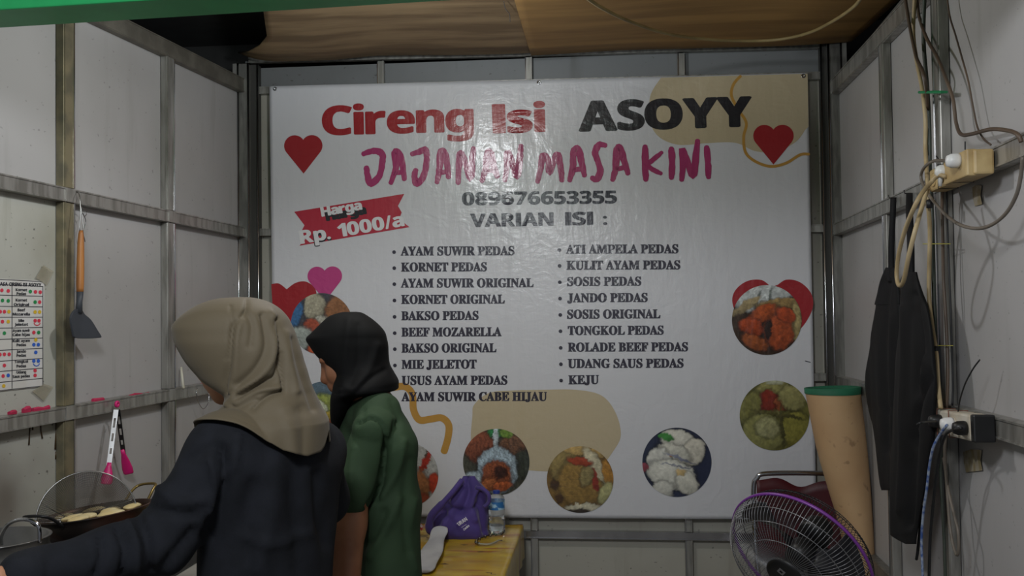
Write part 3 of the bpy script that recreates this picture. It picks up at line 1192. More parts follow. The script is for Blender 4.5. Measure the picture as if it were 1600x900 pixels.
q = [chart_pt(a, b, .003) for a, b in ((0, 0), (1, 0), (1, 1), (0, 1))]
MB().add(q, [(0, 3, 2, 1)]).build('sheet', M_PAPER, pk, solid=.0008)


def cpx(px, py):
    """pixel on the sheet lifted just off it"""
    return onL(px, py, .0046)


def line_px(mb, a, b, wpx, lift=.0042):
    a, b = np.array(a, float), np.array(b, float)
    d = (b - a) / np.linalg.norm(b - a)
    n = np.array([-d[1], d[0]]) * wpx / 2
    mb.add([onL(*(a + n), lift), onL(*(b + n), lift), onL(*(b - n), lift), onL(*(a - n), lift)], [(0, 1, 2, 3)])


rows = [447.5, 463, 479.5, 495.5, 511.5, 528, 544, 560, 575, 591, 603]     # y at the right edge (x=67)
g = MB()
for k, y in enumerate([440] + rows):
    slope = (439 - 432) / 131 + ((-14 / 129) - (7 / 131)) * (y - 439) / 165
    line_px(g, (67, y), (-60, y - slope * 127), 1.0)
for x in (67, 19):
    line_px(g, (x, 447), (x, 603 if x == 67 else 607), 1.0)
line_px(g, (-30, 446), (-30, 611), 1.0)
o = g.build('ruled_lines', M_INK, pk)
o['kind'] = 'stuff'


def chart_text(s, x0, y0, x1, y1, h):
    V, F, Hc = sans_line(s)
    return lettering('lettering', V, F, Hc, x0, y0, x1, y1, h, M_INK, .0044, .15, fn=lambda a, b, l: onL(a, b, l), parent=pk, caps=4)


chart_text('ASA CIRENG ISI ASOYY', 0, 446.4, 64.5, 448.0, 5.6)
WORDS = [('Kornet', 455), ('Pedas', 461), ('Kornet', 471), ('Original', 478), ('Beef', 486.5), ('Mozarella', 493), ('Mie', 503), ('Jeletot', 509),
         ('Ayam suwir', 518.5), ('Cabe hijau', 525), ('Kulit ayam', 534.5), ('Pedas', 541), ('Jando', 551), ('Pedas', 557.5), ('Tongkol', 567), ('Pedas', 574),
         ('Udang', 583.5), ('Saus pedas', 590)]
for s, y in WORDS:
    hw = min(len(s) * 1.5, 13.5)
    sl_ = .03 - .09 * (y - 440) / 165
    chart_text(s, 33.5 - hw, y - sl_ * hw, 33.5 + hw, y + sl_ * hw, 4.4)
DOTC = {'r': mat('dot_red', '#d43a50'), 'g': mat('dot_green', '#1f8a4c'), 'y': mat('dot_yellow', '#d9b32c'), 'b': mat('dot_blue', '#2f62c4')}
DOTS = [(3, 453.5, 'r'), (13, 454.5, 'r'), (47.5, 455.5, 'g'), (55.5, 456, 'r'), (63, 456.5, 'r'), (4, 469.5, 'g'), (13, 470, 'g'), (55, 472, 'g'), (62, 472, 'r'),
        (0.5, 487, 'r'), (7, 487, 'r'), (14, 487, 'y'), (55, 487.5, 'y'), (62, 487.5, 'y'), (4, 502.5, 'r'), (13, 502.5, 'y'), (55, 501, 'r'), (61, 501, 'r'),
        (7, 520.5, 'g'), (53, 519.5, 'r'), (60.5, 519.5, 'g'), (56, 531, 'y'), (53, 538.5, 'b'), (60, 538.5, 'b'), (0, 554, 'r'), (7, 553.5, 'r'), (14.5, 553.5, 'r'),
        (56, 550.5, 'b'), (7, 571, 'r'), (53, 564, 'b'), (60, 564, 'b'), (5, 587.5, 'r'), (13, 586.5, 'b'), (55, 579, 'r'), (55, 586.5, 'r'), (6, 603, 'y')]
for x, y, c in DOTS:
    vs = [onL(x, y, .0044)] + [onL(x + 2.7 * math.cos(k * math.pi / 6), y + 3.0 * math.sin(k * math.pi / 6), .0044) for k in range(12)]
    MB().add(vs, [(0, 1 + (k + 1) % 12, 1 + k) for k in range(12)]).build('dot_sticker', DOTC[c], pk)
for (x, y, c) in ((58, 505.5, 'r'), (57, 569, 'b')):
    g = MB()
    P_ = [(x - 5, y - 1), (x - 3, y + 2), (x, y + 3), (x + 3, y + 2), (x + 5, y - 1)]
    for a, b in zip(P_[:-1], P_[1:]):
        line_px(g, a, b, 1.4, .0044)
    g.build('smile_print', DOTC[c], pk)
M_TAPE = mat('clear_tape', '#b9b4a2', '#a59f8a', rough=.25, alpha=.45)
for pts in ([(56, 434), (68, 414), (84, 424), (73, 446)], [(50, 611), (69, 600), (83, 604), (69, 627)]):
    vs = [onL(x, y, .0052) for x, y in pts] + [onL(x, y, .0058) for x, y in pts]
    MB().add(vs, [(0, 3, 2, 1), (4, 5, 6, 7), (0, 1, 5, 4), (1, 2, 6, 5), (2, 3, 7, 6), (3, 0, 4, 7)]).build('tape', M_TAPE, pk)

# spatula with its wire hook
sp = thing('spatula', 'slate grey silicone spatula with wooden handle hanging on the left wall', 'spatula', onL(124, 440, .075))
OFF = .075
h0, h1, h2 = onL(126.5, 360, OFF), onL(125, 456, OFF), onL(123, 489, OFF)
hp = spline([h0, h0.lerp(h1, .3), h0.lerp(h1, .7), h1], 5)
MB().tube(hp, [.006, .0085, .0095, .0105, .011, .0115, .0115, .012, .012, .0125, .0125, .0125, .0125, .0125, .012, .0115][:len(hp)], 12).build('handle', M_WOODH, sp, smooth=True)
MB().tube([h1, h1.lerp(h2, .5), h2], [.0115, .010, .012], 12).build('neck', M_SLATE, sp, smooth=True)
prof = [(118, 484), (128, 484), (133, 491), (143, 500), (153, 516), (159, 526), (155, 528), (138, 529), (119, 528), (115, 521), (111, 497)]
fr = [onL(x, y, OFF + .004) for x, y in spl2(prof, 3, closed=True)]
bk = [p - LN * .007 for p in fr]
n = len(fr)
MB().add(fr + bk, [tuple(range(n))] + [tuple(range(n, 2 * n))[::-1]] + [(k, n + k, n + (k + 1) % n, (k + 1) % n) for k in range(n)]).build('blade', M_SLATE, sp, bevel=.002)
hk = [onL(124, 309, .02), onL(121, 300, .035), onL(124, 306, .06), onL(125.5, 330, .07), onL(124.5, 358, .075), onL(129, 364, .075), onL(130, 352, .07), onL(126, 322, .06), onL(124.5, 306, .04)]
MB().tube(spline(hk, 5), .0016, 6).build('hanging_loop', M_WIRE, sp, smooth=True)

# wire ring hanging beside the spatula
wr_ = thing('wire_hook', 'small bent wire loop dangling beside the wooden spatula handle', 'hook', onL(133, 333, .03))
P_ = [onL(126, 322, .034), onL(131, 326, .034), onL(136, 332, .034), onL(132, 338, .034), onL(128, 331, .034), onL(134, 345, .034), onL(130, 362, .03), onL(133, 378, .03)]
MB().tube(spline(P_, 5), .0013, 6).build('wire', M_WIRE, wr_, smooth=True)

# pink bits lying on the rail
def scrap(px0, px1, py, hgt, label, grp=None, m=None):
    base = onL(px0, py, .026)
    t = thing('plastic_scrap', label, 'scrap', base, grp)
    rnd = random.Random(int(px0))
    n = max(2, int((px1 - px0) / 7))
    xs = np.linspace(px0, px1, n + 1)
    rings = []
    for i, x in enumerate(xs):
        p = onL(x, py + (x - px0) * -.10, .024)
        hh = hgt * rnd.uniform(.6, 1.1) / 480
        rings.append([p + LN * a + Vector((0, 0, b * hh)) for a, b in ((-.006, 0), (.006, 0), (.007, .7), (.001, 1), (-.006, .8))])
    o = MB().loft(rings).build('strip', m or MATS.get('scrap_pink') or mat('scrap_pink', '#c02a56', '#a92248', rough=.5), t, bevel=.001)
    return t


scrap(14, 24, 648, 7, 'smallest pink plastic scrap on the left wall rail, nearest the front')
scrap(36, 46, 645, 9, 'round pink plastic scrap on the rail under the paper chart')
scrap(51, 76, 643, 8, 'long pink plastic scrap on the rail below the chart corner')
scrap(145, 161, 629, 7, 'dark pink plastic scrap on the rail just left of the hanging tongs')
scrap(203, 232, 620, 6, 'flat bright pink plastic scrap on the rail right of the tongs')
scrap(308, 327, 604, 6, 'pink plastic scrap on the rail next to the woman in the taupe hijab')

# white stick leaning on the rail
st = thing('white_stick', 'short white stick standing on the left wall rail', 'stick', onL(286, 607, .03))
MB().tube([onL(286.5, 607, .035), onL(283, 574, .012)], [.0065, .0045], 10).build('shaft', mat('ivory', '#d6d3c4', '#cbc7b5', rough=.5), st, smooth=True)

# bent wire hook under the rail near the taupe hijab
hk = thing('wire_hook', 'thin silver wire hook hanging below the rail beside the taupe hijab', 'hook', onL(316, 620, .03))
P_ = [onL(308.5, 606, .035), onL(307, 615, .036), onL(309, 626, .036), onL(315, 637, .04), onL(320, 638, .045), onL(325, 630, .045), onL(326.5, 621, .045), onL(327, 615, .045)]
MB().tube(spline(P_, 5), .0014, 6).build('wire', M_CHROME, hk, smooth=True)

# tongs with pink silicone tips
tg = thing('tongs', 'steel kitchen tongs with pink silicone tips hanging on the left wall rail', 'tongs', onL(183, 632, .05))


def strip(a, b, w, t, nrm, name, m, parent, slots=()):
    a, b, nrm = Vector(a), Vector(b), Vector(nrm).normalized()
    d = (b - a).normalized()
    sd = d.cross(nrm)
    mb = MB()
    cuts = [0.0] + [c for s in slots for c in s] + [1.0]
    L = (b - a)
    for k in range(0, len(cuts), 2):
        mb.box(a + L * (cuts[k] + cuts[k + 1]) / 2, L * (cuts[k + 1] - cuts[k]) / 2, sd * w, nrm * t)
    for s in slots:
        for q in (-1, 1):
            mb.box(a + L * (s[0] + s[1]) / 2 + sd * q * w * .72, L * (s[1] - s[0]) / 2, sd * w * .28, nrm * t)
    return mb.build(name, m, parent)


for (a, b, e1, m, hw) in (((181.5, 640, .056), (170, 729, .066), (166, 755, .066), M_WIRE, 8.0), ((184, 640, .048), (193, 710, .036), (201, 739, .034), mat('dark_steel', '#4b4b4d', rough=.3, metal=.9), 7.5)):
    p0, p1, p2 = onL(*a), onL(*b), onL(*e1)
    TN = Vector((.35, -1, 0)).normalized()
    strip(p0, p1, .0085, .0012, TN, 'arm', m, tg, slots=((.15, .32), (.42, .56), (.68, .78)))
    d = (p2 - p1)
    sd = (d.normalized()).cross(TN)
    rr = []
    for t, ww in ((-.25, .008), (0, .010), (.35, .017), (.75, .022), (1.0, .021), (1.06, .016)):
        c = p1 + d * t
        rr.append([c + sd * ww * .92 * math.cos(k * math.pi / 5) + TN * .005 * math.sin(k * math.pi / 5) for k in range(10)])
    MB().loft(rr).build('tip', M_PINKS, tg, smooth=True)
c = onL(183, 631.5, .052)
MB().lathe([(.004, -.004), (.0115, -.004), (.0125, 0), (.0115, .004), (.004, .004), (.004, -.004)], frame(c, LN), 20, cap=False).build('lock_ring', M_PINKS, tg, smooth=True)
MB().tube(spline([c + Vector((0, 0, .01)), onL(187, 625, .045), onL(190, 622, .03), onL(190, 630, .02)], 5), .0012, 6).build('hanging_loop', M_WIRE, tg, smooth=True)

# ------------------------------------------------------------------ counter, stove, wok, strainer, pot
M_LAM = mat('counter_laminate', '#8f8b84', '#a09c94', rough=.4)
zc = .79
cx0, cx1, cy0, cy1 = -1.70, -1.16, 1.3, 3.15
ct = thing('counter', 'low kitchen counter along the left wall under the wok', 'counter', ((cx0 + cx1) / 2, (cy0 + cy1) / 2, 0))
MB().box(((cx0 + cx1) / 2, (cy0 + cy1) / 2, zc - .02), ((cx1 - cx0) / 2, 0, 0), (0, (cy1 - cy0) / 2, 0), (0, 0, .02)).build('worktop', M_LAM, ct, bevel=.004)
for x in (cx0 + .04, cx1 - .04):
    for y in (cy0 + .05, cy1 - .05):
        MB().box((x, y, (zc - .04) / 2), (.02, 0, 0), (0, .02, 0), (0, 0, (zc - .04) / 2)).build('leg', M_STEEL, ct)
WC = at_y(149, 800, 2.62)
WT = Matrix.Translation(WC) @ Matrix.Rotation(math.radians(-7), 4, 'Y')
zsup = WC.z - .0955
sv = thing('gas_stove', 'black gas stove under the wok on the counter', 'stove', (WC.x, WC.y - .3, zc))
MB().box((WC.x, WC.y - .30, zc + .03), (.19, 0, 0), (0, .62, 0), (0, 0, .03)).build('body', M_BLACK, sv, bevel=.006)
for yy in (WC.y, WC.y - .52):
    for k in range(4):
        a = k * math.pi / 2 + .4
        MB().bar((WC.x + .03 * math.cos(a), yy + .03 * math.sin(a), (zc + .06 + zsup) / 2), (WC.x + .10 * math.cos(a), yy + .10 * math.sin(a), (zc + .06 + zsup) / 2), (0, 0, 1), .005, (zsup - zc - .06) / 2).build('pan_support', M_BLACK, sv)
    MB().lathe([(.045, 0), (.05, .004), (.04, .012), (.001, .013)], frame((WC.x, yy, zc + .058), (0, 0, 1)), 24).build('burner', M_WIRE, sv, smooth=True)

M_WOK = mat('seared_iron', '#2a2421', '#4a2c20', rough=.4, metal=.5, scale=8)
wk = thing('wok', 'dark iron wok of hot oil with two wire handles at the left wall', 'wok', (WC.x, WC.y, zc + .07))
RW = .152
rimz = 0.0
bz = -.095
prof = []
for k in range(12):
    t = k / 11
    r = RW * math.sin(t * math.pi / 2) ** .9 if t > 0 else .001
    prof.append((r, bz + (rimz - bz) * (1 - math.cos(t * math.pi / 2))))
prof2 = [(max(r - .004, .001), z + .004) for r, z in prof][::-1]
MB().lathe(prof + [(RW + .006, rimz + .003)] + prof2, WT, 48).build('bowl', M_WOK, wk, smooth=True)
oz = rimz - .012
MB().lathe([(.001, oz), (RW * .93, oz)], WT, 40).build('frying_oil', mat('oil', '#6b4a1c', '#7c5a26', rough=.08, spec=.6), wk)
hdir = (at_y(228, 772, 2.82) - at_y(85, 815, 2.50))
hdir.z = 0
hdir.normalize()
for sgn, m in ((1, mat('brass_wire', '#8f7a4a', '#6c5a38', rough=.35, metal=.8)), (-1, M_BLACK)):
    sdv = Vector((-hdir.y, hdir.x, 0))
    c = hdir * sgn * RW
    pts = [c + sdv * .045 - Vector((0, 0, .006)), c + sdv * .042 + hdir * sgn * .03 + Vector((0, 0, .022)), c + sdv * .03 + hdir * sgn * .055 + Vector((0, 0, .036)),
           c - sdv * .03 + hdir * sgn * .055 + Vector((0, 0, .036)), c - sdv * .042 + hdir * sgn * .03 + Vector((0, 0, .022)), c - sdv * .045 - Vector((0, 0, .006))]
    MB().tube([WT @ p for p in spline(pts, 4)], .0042, 8).build('handle', m, wk, smooth=True)
M_DOUGH = mat('fried_dough', '#d6c79a', '#cdb883', rough=.55, scale=14, bump=.5, bscale=40)
DS = [(-.05, -.03), (.0, -.06), (.055, -.03), (.03, .03), (-.03, .045), (.085, -.075), (-.095, .0), (.095, .03), (.01, -.105)]
prev = None
for k, (dx, dy) in enumerate(DS):
    bm = bmesh.new()
    bmesh.ops.create_icosphere(bm, subdivisions=3, radius=1)
    rnd = random.Random(k + 3)
    for v in bm.verts:
        f = 1 + .18 * mnoise.noise(v.co * 1.6 + Vector((k * 3, 0, 0)))
        v.co = Vector((v.co.x * .036 * f, v.co.y * .023 * f, v.co.z * .009 * f))
    bmesh.ops.rotate(bm, cent=(0, 0, 0), matrix=Matrix.Rotation(rnd.uniform(0, 3), 3, 'Z'), verts=bm.verts)
    me = bpy.data.meshes.new('fritter')
    bm.to_mesh(me)
    bm.free()
    me.materials.append(M_DOUGH)
    for p in me.polygons:
        p.use_smooth = True
    o = bpy.data.objects.new('fritter', me)
    C.objects.link(o)
    o.location = WT @ Vector((dx, dy, oz + .008 + .0025 * (k % 3)))
    o.rotation_euler = (0, math.radians(-7), 0)
    tag(o, 'pale golden stuffed fritter floating in the wok oil', 'fritter', 'fritters frying in the wok')

# round wire strainer standing in the wok, leaning back on the wall side
SCc = at_y(137, 810, 2.57)
axis = (CAM - SCc)
axis = Vector((axis.x + .35, axis.y, .9)).normalized()
sn = thing('wire_strainer', 'large round wire mesh strainer standing in the wok', 'strainer', SCc)
MT = frame(SCc, axis)
RS = .130
zr_ = lambda r: -.045 * (1 - (r / RS) ** 2)
mb = MB()
for r in np.arange(.012, RS, .0026):
    mb.tube([MT @ Vector((r * math.cos(a), r * math.sin(a), zr_(r))) for a in np.linspace(0, 2 * math.pi, 49)[:-1]],   .0008, 3, closed=True)
for k in range(150):
    a = 2 * math.pi * k / 150
    r_in = .012 if k % 2 == 0 else .06
    mb.tube([MT @ Vector((r * math.cos(a), r * math.sin(a), zr_(r))) for r in np.linspace(r_in, RS, 7)], .0007, 3, caps=False)
o = mb.build('wire_mesh', M_WIRE, sn)
o['kind'] = 'stuff'
MB().tube([MT @ Vector((RS * math.cos(a), RS * math.sin(a), 0)) for a in np.linspace(0, 2 * math.pi, 65)[:-1]], .0022, 8, closed=True).build('rim', M_WIRE, sn, smooth=True)
for k in (-1, 1):
    MB().tube([MT @ Vector((x, k * .018 + x * .4 * k, zr_(abs(x)) - .003)) for x in np.linspace(-.11, .11, 9)], .0013, 6).build('support_wire', M_WIRE, sn, smooth=True)

# pot in the front left corner
PC = at_y(-8, 868, 2.12)
pt = thing('pot', 'grey aluminium pot with wire handle at the lower left edge', 'pot', (PC.x, PC.y, zc + .06))
RP_ = .115
zt_ = at_y(20, 853, 2.05).z
MB().lathe([(.001, zsup), (RP_ * .85, zsup), (RP_, zt_ - .04), (RP_, zt_), (RP_ + .006, zt_ + .001), (RP_ - .003, zt_ + .002), (RP_ - .010, zsup + .006), (.001, zsup + .005)], Matrix.Translation((PC.x, PC.y, 0)), 48).build('body', mat('aluminium', '#8d8c8b', '#777674', rough=.35, metal=.8), pt, smooth=True)
yh = 2.10
hh = [at_y(2, 852, yh), at_y(2, 838, yh), at_y(12, 820, yh), at_y(30, 812, yh), at_y(50, 814, yh), at_y(61, 824, yh), at_y(62, 848, yh)]
MB().tube(spline(hh, 5), .0046, 10).build('handle', M_CHROME, pt, smooth=True)

# ------------------------------------------------------------------ yellow table and what is on it
ztab = at_y(800, 823, 4.30).z
xr_far, xr_near = at_z(806, 823, ztab), at_z(797, 900, ztab)
M_YEL = mat('yellow_plastic_sheet', '#cdb028', '#b98f26', rough=.3, scale=4, stretch=(1, 3, 1), mix=(.35, .7), bump=.4, bscale=7, bdist=.006, coat=.3)
ty0, ty1 = 3.25, 4.36
txr = (xr_far.x + xr_near.x) / 2
txl = -1.35
tb = thing('table', 'low table covered with a shiny yellow plastic sheet against the banner wall', 'table', ((txl + txr) / 2, (ty0 + ty1) / 2, 0))
MB().box(((txl + txr) / 2, (ty0 + ty1) / 2, ztab - .02), ((txr - txl) / 2 - .006, 0, 0), (0, (ty1 - ty0) / 2 - .006, 0), (0, 0, .015)).build('tabletop', mat('table_wood', '#5b4330', '#4a3626', rough=.6), tb)
for x in (txl + .05, txr - .05):
    for y in (ty0 + .06, ty1 - .06):
        MB().box((x, y, (ztab - .035) / 2), (.022, 0, 0), (0, .022, 0), (0, 0, (ztab - .035) / 2)).build('leg', MATS['table_wood'], tb)
mb = MB()
nx, ny = 60, 50
vs = []
for j in range(ny + 1):
    for i in range(nx + 1):
        x = txl + (txr - txl) * i / nx
        y = ty0 + (ty1 - ty0) * j / ny
        zz = ztab - .0035 + .0022 * math.sin(21 * x + 2 * math.sin(9 * y)) * math.sin(31 * y + x * 4) + .0025 * math.exp(-((y - 3.78 - .05 * x) / .012) ** 2)
        vs.append((x, y, zz))
fs = [(j * (nx + 1) + i, j * (nx + 1) + i + 1, (j + 1) * (nx + 1) + i + 1, (j + 1) * (nx + 1) + i) for j in range(ny) for i in range(nx)]
# drape over the right and front edges
k0 = len(vs)
for j in range(ny + 1):
    p = vs[j * (nx + 1) + nx]
    vs.append((p[0] + .004, p[1], p[2] - .012))
    vs.append((p[0] + .004 + .004 * math.sin(j * .9), p[1], p[2] - .15))
for j in range(ny):
    a = j * (nx + 1) + nx
    b = a + nx + 1
    fs += [(a, k0 + 2 * j, k0 + 2 * j + 2, b), (k0 + 2 * j, k0 + 2 * j + 1, k0 + 2 * j + 3, k0 + 2 * j + 2)]
k1 = len(vs)
for i in range(nx + 1):
    p = vs[i]
    vs.append((p[0], p[1] - .004, p[2] - .012))
    vs.append((p[0], p[1] - .006 + .005 * math.sin(i * .7), p[2] - .2))
for i in range(nx):
    fs += [(i, k1 + 2 * i, k1 + 2 * i + 2, i + 1)[::-1], (k1 + 2 * i, k1 + 2 * i + 1, k1 + 2 * i + 3, k1 + 2 * i + 2)[::-1]]
tc_ = mb.add(vs, fs).build('table_cover', M_YEL, None, smooth=True, solid=.001)
tag(tc_, 'wrinkled yellow plastic sheet with orange stains spread over the low table', 'table cover')
# orange streaks in the sheet: worn print, kept on the sheet
nt = M_YEL.node_tree
bb = nt.nodes['Principled BSDF']
src = bb.inputs['Base Color'].links[0].from_socket
tcn = nt.nodes.new('ShaderNodeTexCoord')
mpn = nt.nodes.new('ShaderNodeMapping')
mpn.inputs['Scale'].default_value = (1.2, 7, 1)
nt.links.new(tcn.outputs['Object'], mpn.inputs['Vector'])
nzn = nt.nodes.new('ShaderNodeTexNoise')
nzn.inputs['Scale'].default_value = 3.2
nzn.inputs['Detail'].default_value = 5
nt.links.new(mpn.outputs[0], nzn.inputs['Vector'])
mrn = nt.nodes.new('ShaderNodeMapRange')
mrn.inputs['From Min'].default_value = .57
mrn.inputs['From Max'].default_value = .68
nt.links.new(nzn.outputs['Fac'], mrn.inputs['Value'])
mxn = nt.nodes.new('ShaderNodeMix')
mxn.data_type = 'RGBA'
nt.links.new(mrn.outputs[0], mxn.inputs[0])
nt.links.new(src, mxn.inputs[6])
mxn.inputs[7].default_value = lin('#a55c22')
nt.links.new(mxn.outputs[2], bb.inputs['Base Color'])


# purple cloth bag: lofted by silhouette
def loft_px(levels, Y, n=48, power=2.0, wob=None, seed=0):
    """levels (py, xl, xr, halfdepth[, dY]) -> rings of points"""
    rings = []
    for lv in levels:
        py, xl, xr, hd = lv[:4]
        dY = lv[4] if len(lv) > 4 else 0
        a, b = at_y(xl, py, Y + dY), at_y(xr, py, Y + dY)
        c = (a + b) / 2
        hx = (b.x - a.x) / 2
        rg = []
        for k in range(n):
            t = 2 * math.pi * k / n
            cs, sn_ = math.cos(t), math.sin(t)
            e = 2.0 / power
            x = hx * math.copysign(abs(cs) ** e, cs)
            y = hd * math.copysign(abs(sn_) ** e, sn_)
            rg.append(Vector((c.x + x, c.y + y, c.z)))
        rings.append(rg)
    return rings


def dense(levels, n=4):
    """interpolate the level rows smoothly"""
    A = np.array([list(l) + [0] * (5 - len(l)) for l in levels], float)
    t = np.arange(len(A))
    tt = np.linspace(0, len(A) - 1, (len(A) - 1) * n + 1)
    out = []
    for x in tt:
        i = min(int(x), len(A) - 2)
        f = x - i
        p0, p1, p2, p3 = A[max(i - 1, 0)], A[i], A[i + 1], A[min(i + 2, len(A) - 1)]
        out.append(0.5 * ((2 * p1) + (p2 - p0) * f + (2 * p0 - 5 * p1 + 4 * p2 - p3) * f * f + (3 * p1 - p0 - 3 * p2 + p3) * f ** 3))
    return out


def loft_obj(name, levels, Y, m, parent, n=64, dn_=4, power=2.2, folds=(), nz=(0, 1, 1), base_amp=0.0, sub=0, capz=True, seed=0.0):
    rings = loft_px(dense(levels, dn_), Y, n, power)
    cen = [sum(r, Vector()) / len(r) for r in rings]
    V = np.array([tuple(p) for r in rings for p in r])
    cc = np.repeat(np.array([tuple(c) for c in cen]), n, 0)
    out = V - cc
    out /= np.maximum(np.linalg.norm(out, axis=1), 1e-6)[:, None]
    disp = np.zeros(len(V))
    if nz[0]:
        for i, p in enumerate(V):
            disp[i] += nz[0] * mnoise.noise(Vector((p[0] * nz[1], p[1] * nz[1], p[2] * nz[2])) + Vector((seed, 0, 0)))
    if folds:
        px = project(V)
        near = np.clip(-out[:, 1] * 3 + .6, 0, 1)
        for f in folds:
            pts, width, amp = f
            P_ = np.array(spl2(pts, 6))
            dmin = np.full(len(V), 1e9)
            for a, b in zip(P_[:-1], P_[1:]):
                ab = b - a
                t = np.clip(((px - a) @ ab) / max(ab @ ab, 1e-6), 0, 1)
                d = np.linalg.norm(px - (a + t[:, None] * ab), axis=1)
                dmin = np.minimum(dmin, d)
            disp += amp * np.exp(-(dmin / width) ** 2) * near
    V = V + out * disp[:, None]
    mb = MB()
    rr = [[Vector(V[i * n + k]) for k in range(n)] for i in range(len(rings))]
    mb.loft(rr, cap=capz)
    return mb.build(name, m, parent, smooth=True, subsurf=sub)


M_BAG = mat('purple_cloth', '#46357e', '#3c2d70', rough=.75, scale=12, bump=.3, bscale=90, sheen=.2)
bag = thing('cloth_bag', 'crumpled purple cloth bag slumped on the yellow table', 'bag', at_y(718, 838, 4.12))
LV = [(744, 722, 744, .012), (748, 720, 746, .018), (756, 713, 752, .03), (766, 707, 758, .045), (778, 698, 761, .06), (790, 688, 762, .075), (802, 680, 762, .085), (814, 675, 763, .09), (826, 673, 763, .09), (834, 676, 764, .085), (838.5, 682, 760, .075)]
BF = [([(728, 746), (733, 770), (722, 800)], 5, -.02), ([(745, 760), (738, 785), (742, 812)], 5, .014), ([(700, 790), (722, 800), (748, 790)], 4, -.012), ([(712, 770), (705, 800), (690, 830)], 5, .012),
      ([(750, 770), (755, 800), (757, 830)], 4, -.010), ([(690, 800), (702, 812), (715, 830)], 5, -.014)]
loft_obj('bag_body', LV, 4.14, M_BAG, bag, n=72, dn_=6, power=2.3, folds=BF, nz=(.022, 16, 12), seed=3)
P_ = [at_y(744, 762, 4.10), at_y(754, 764, 4.08), at_y(763, 772, 4.07), at_y(764, 784, 4.07), at_y(756, 793, 4.06)]
MB().tube(spline(P_, 6), .009, 8).build('handle', M_BAG, bag, smooth=True)
P_ = [at_y(722, 750, 4.08), at_y(708, 768, 4.05), at_y(690, 788, 4.04), at_y(674, 806, 4.03), at_y(671, 826, 4.03), at_y(678, 832, 4.03)]
MB().tube(spline(P_, 6), [.012] * 12 + [.016] * 10 + [.018] * 9, 10).build('handle', M_BAG, bag, smooth=True)


def bag_pt(px, py, lift):
    return at_y(px, py, 4.045 - lift)


M_BAGT = mat('bag_print', '#d5d2e0', rough=.6)
for (s, x0, y0, x1, y1, h) in (('URAN', 717, 822, 731, 812.5, 6), ('Cooks', 725, 829.5, 734, 822, 3.6)):
    V, F, Hc = sans_line(s)
    lettering('lettering', V, F, Hc, x0, y0, x1, y1, h, M_BAGT, .0, .2, fn=bag_pt, parent=bag, caps=4)
g = MB()
for (a, b) in (((713, 819), (727, 810)), ((721, 824.5), (729, 819))):
    g.tube([bag_pt(*a, .0), bag_pt(*b, .0)], .0008, 5)
g.build('print_line', M_BAGT, bag)

# white cloth half out of the bag
wc = MB()
M_CLOTHW = mat('white_cotton', '#c9c9cc', '#b9b9be', rough=.85, bump=.3, bscale=60)
path = [(688, 826, 4.02), (684, 836, 3.98), (680, 850, 3.86), (672, 868, 3.70), (662, 884, 3.58), (652, 892, 3.52)]
rr = []
for k, p in enumerate(spline([at_y(*q) for q in path], 5)):
    t = k / 25
    w_ = .024 + .016 * t + .003 * math.sin(k * .6)
    hgt_ = .010 - .004 * t + .002 * math.sin(k * .8)
    zc_ = max(p.z, ztab + hgt_ + .002)
    rr.append([Vector((p.x + w_ * (1.25) * math.cos(a) * (1 + .06 * math.sin(3 * a + .4 * k)), p.y + .012 * math.sin(a), max(zc_ + hgt_ * math.sin(a) * (1 + .1 * math.sin(.7 * k)), ztab + .0015))) for a in np.linspace(0, 2 * math.pi, 21)[:-1]])
o = wc.loft(rr).build('cloth', M_CLOTHW, None, smooth=True)
tag(o, 'white cotton cloth trailing from the purple bag over the yellow table', 'cloth')

# red and white wrapper behind
rw = thing('snack_wrapper', 'small red wrapper by the left end of the purple bag', 'wrapper', at_y(660, 828, 4.1))
MB().loft([[at_y(660, 828, 4.1) + Vector((a * .5, b * .02, .012 * abs(math.sin(a * 60)) + c)) for b, c in ((-1, -.0), (1, -.0), (1, .012), (-1, .012))] for a in np.linspace(-.04, .04, 9)]).build('film', mat('wrapper_red', '#a52a2c', '#c9b8b0', rough=.3, scale=30), rw)

# water bottle
BQ = at_y(776.5, 836, 4.16)
bt = thing('water_bottle', 'clear plastic water bottle with a blue cap on the yellow table', 'bottle', (BQ.x, BQ.y, ztab))
hB = at_y(777, 766, 4.16).z - ztab
rB = .0365
M_PET = mat('clear_plastic', '#eef3f6', rough=.06, trans=.92, spec=.5)
M_PET.node_tree.nodes['Principled BSDF'].inputs['IOR'].default_value = 1.2
prof = [(.001, .003), (rB * .8, .001), (rB, .008)]
for k in range(6):
    z = .015 + k * .013
    prof += [(rB, z), (rB * .93, z + .005), (rB, z + .010)]
prof += [(rB, hB * .55), (rB * .96, hB * .57), (rB * .96, hB * .76), (rB, hB * .78), (rB * .92, hB * .84), (rB * .6, hB * .9), (.0125, hB * .935), (.0125, hB * .96)]
MB().lathe(prof, Matrix.Translation((BQ.x, BQ.y, ztab)), 32).build('body', M_PET, bt, smooth=True)
MB().lathe([(.0001, hB * .93), (.0155, hB * .93), (.0155, hB * .995), (.014, hB), (.0001, hB)], Matrix.Translation((BQ.x, BQ.y, ztab)), 24).build('cap', mat('blue_plastic', '#2b3f8f', rough=.4), bt)
MB().lathe([(rB * .975, hB * .575), (rB * .975, hB * .755)], Matrix.Translation((BQ.x, BQ.y, ztab)), 32, cap=False).build('label_band', mat('label_blue', '#2f6fae', '#9fc4dd', rough=.35, scale=25, mix=(.5, .55)), bt, smooth=True)
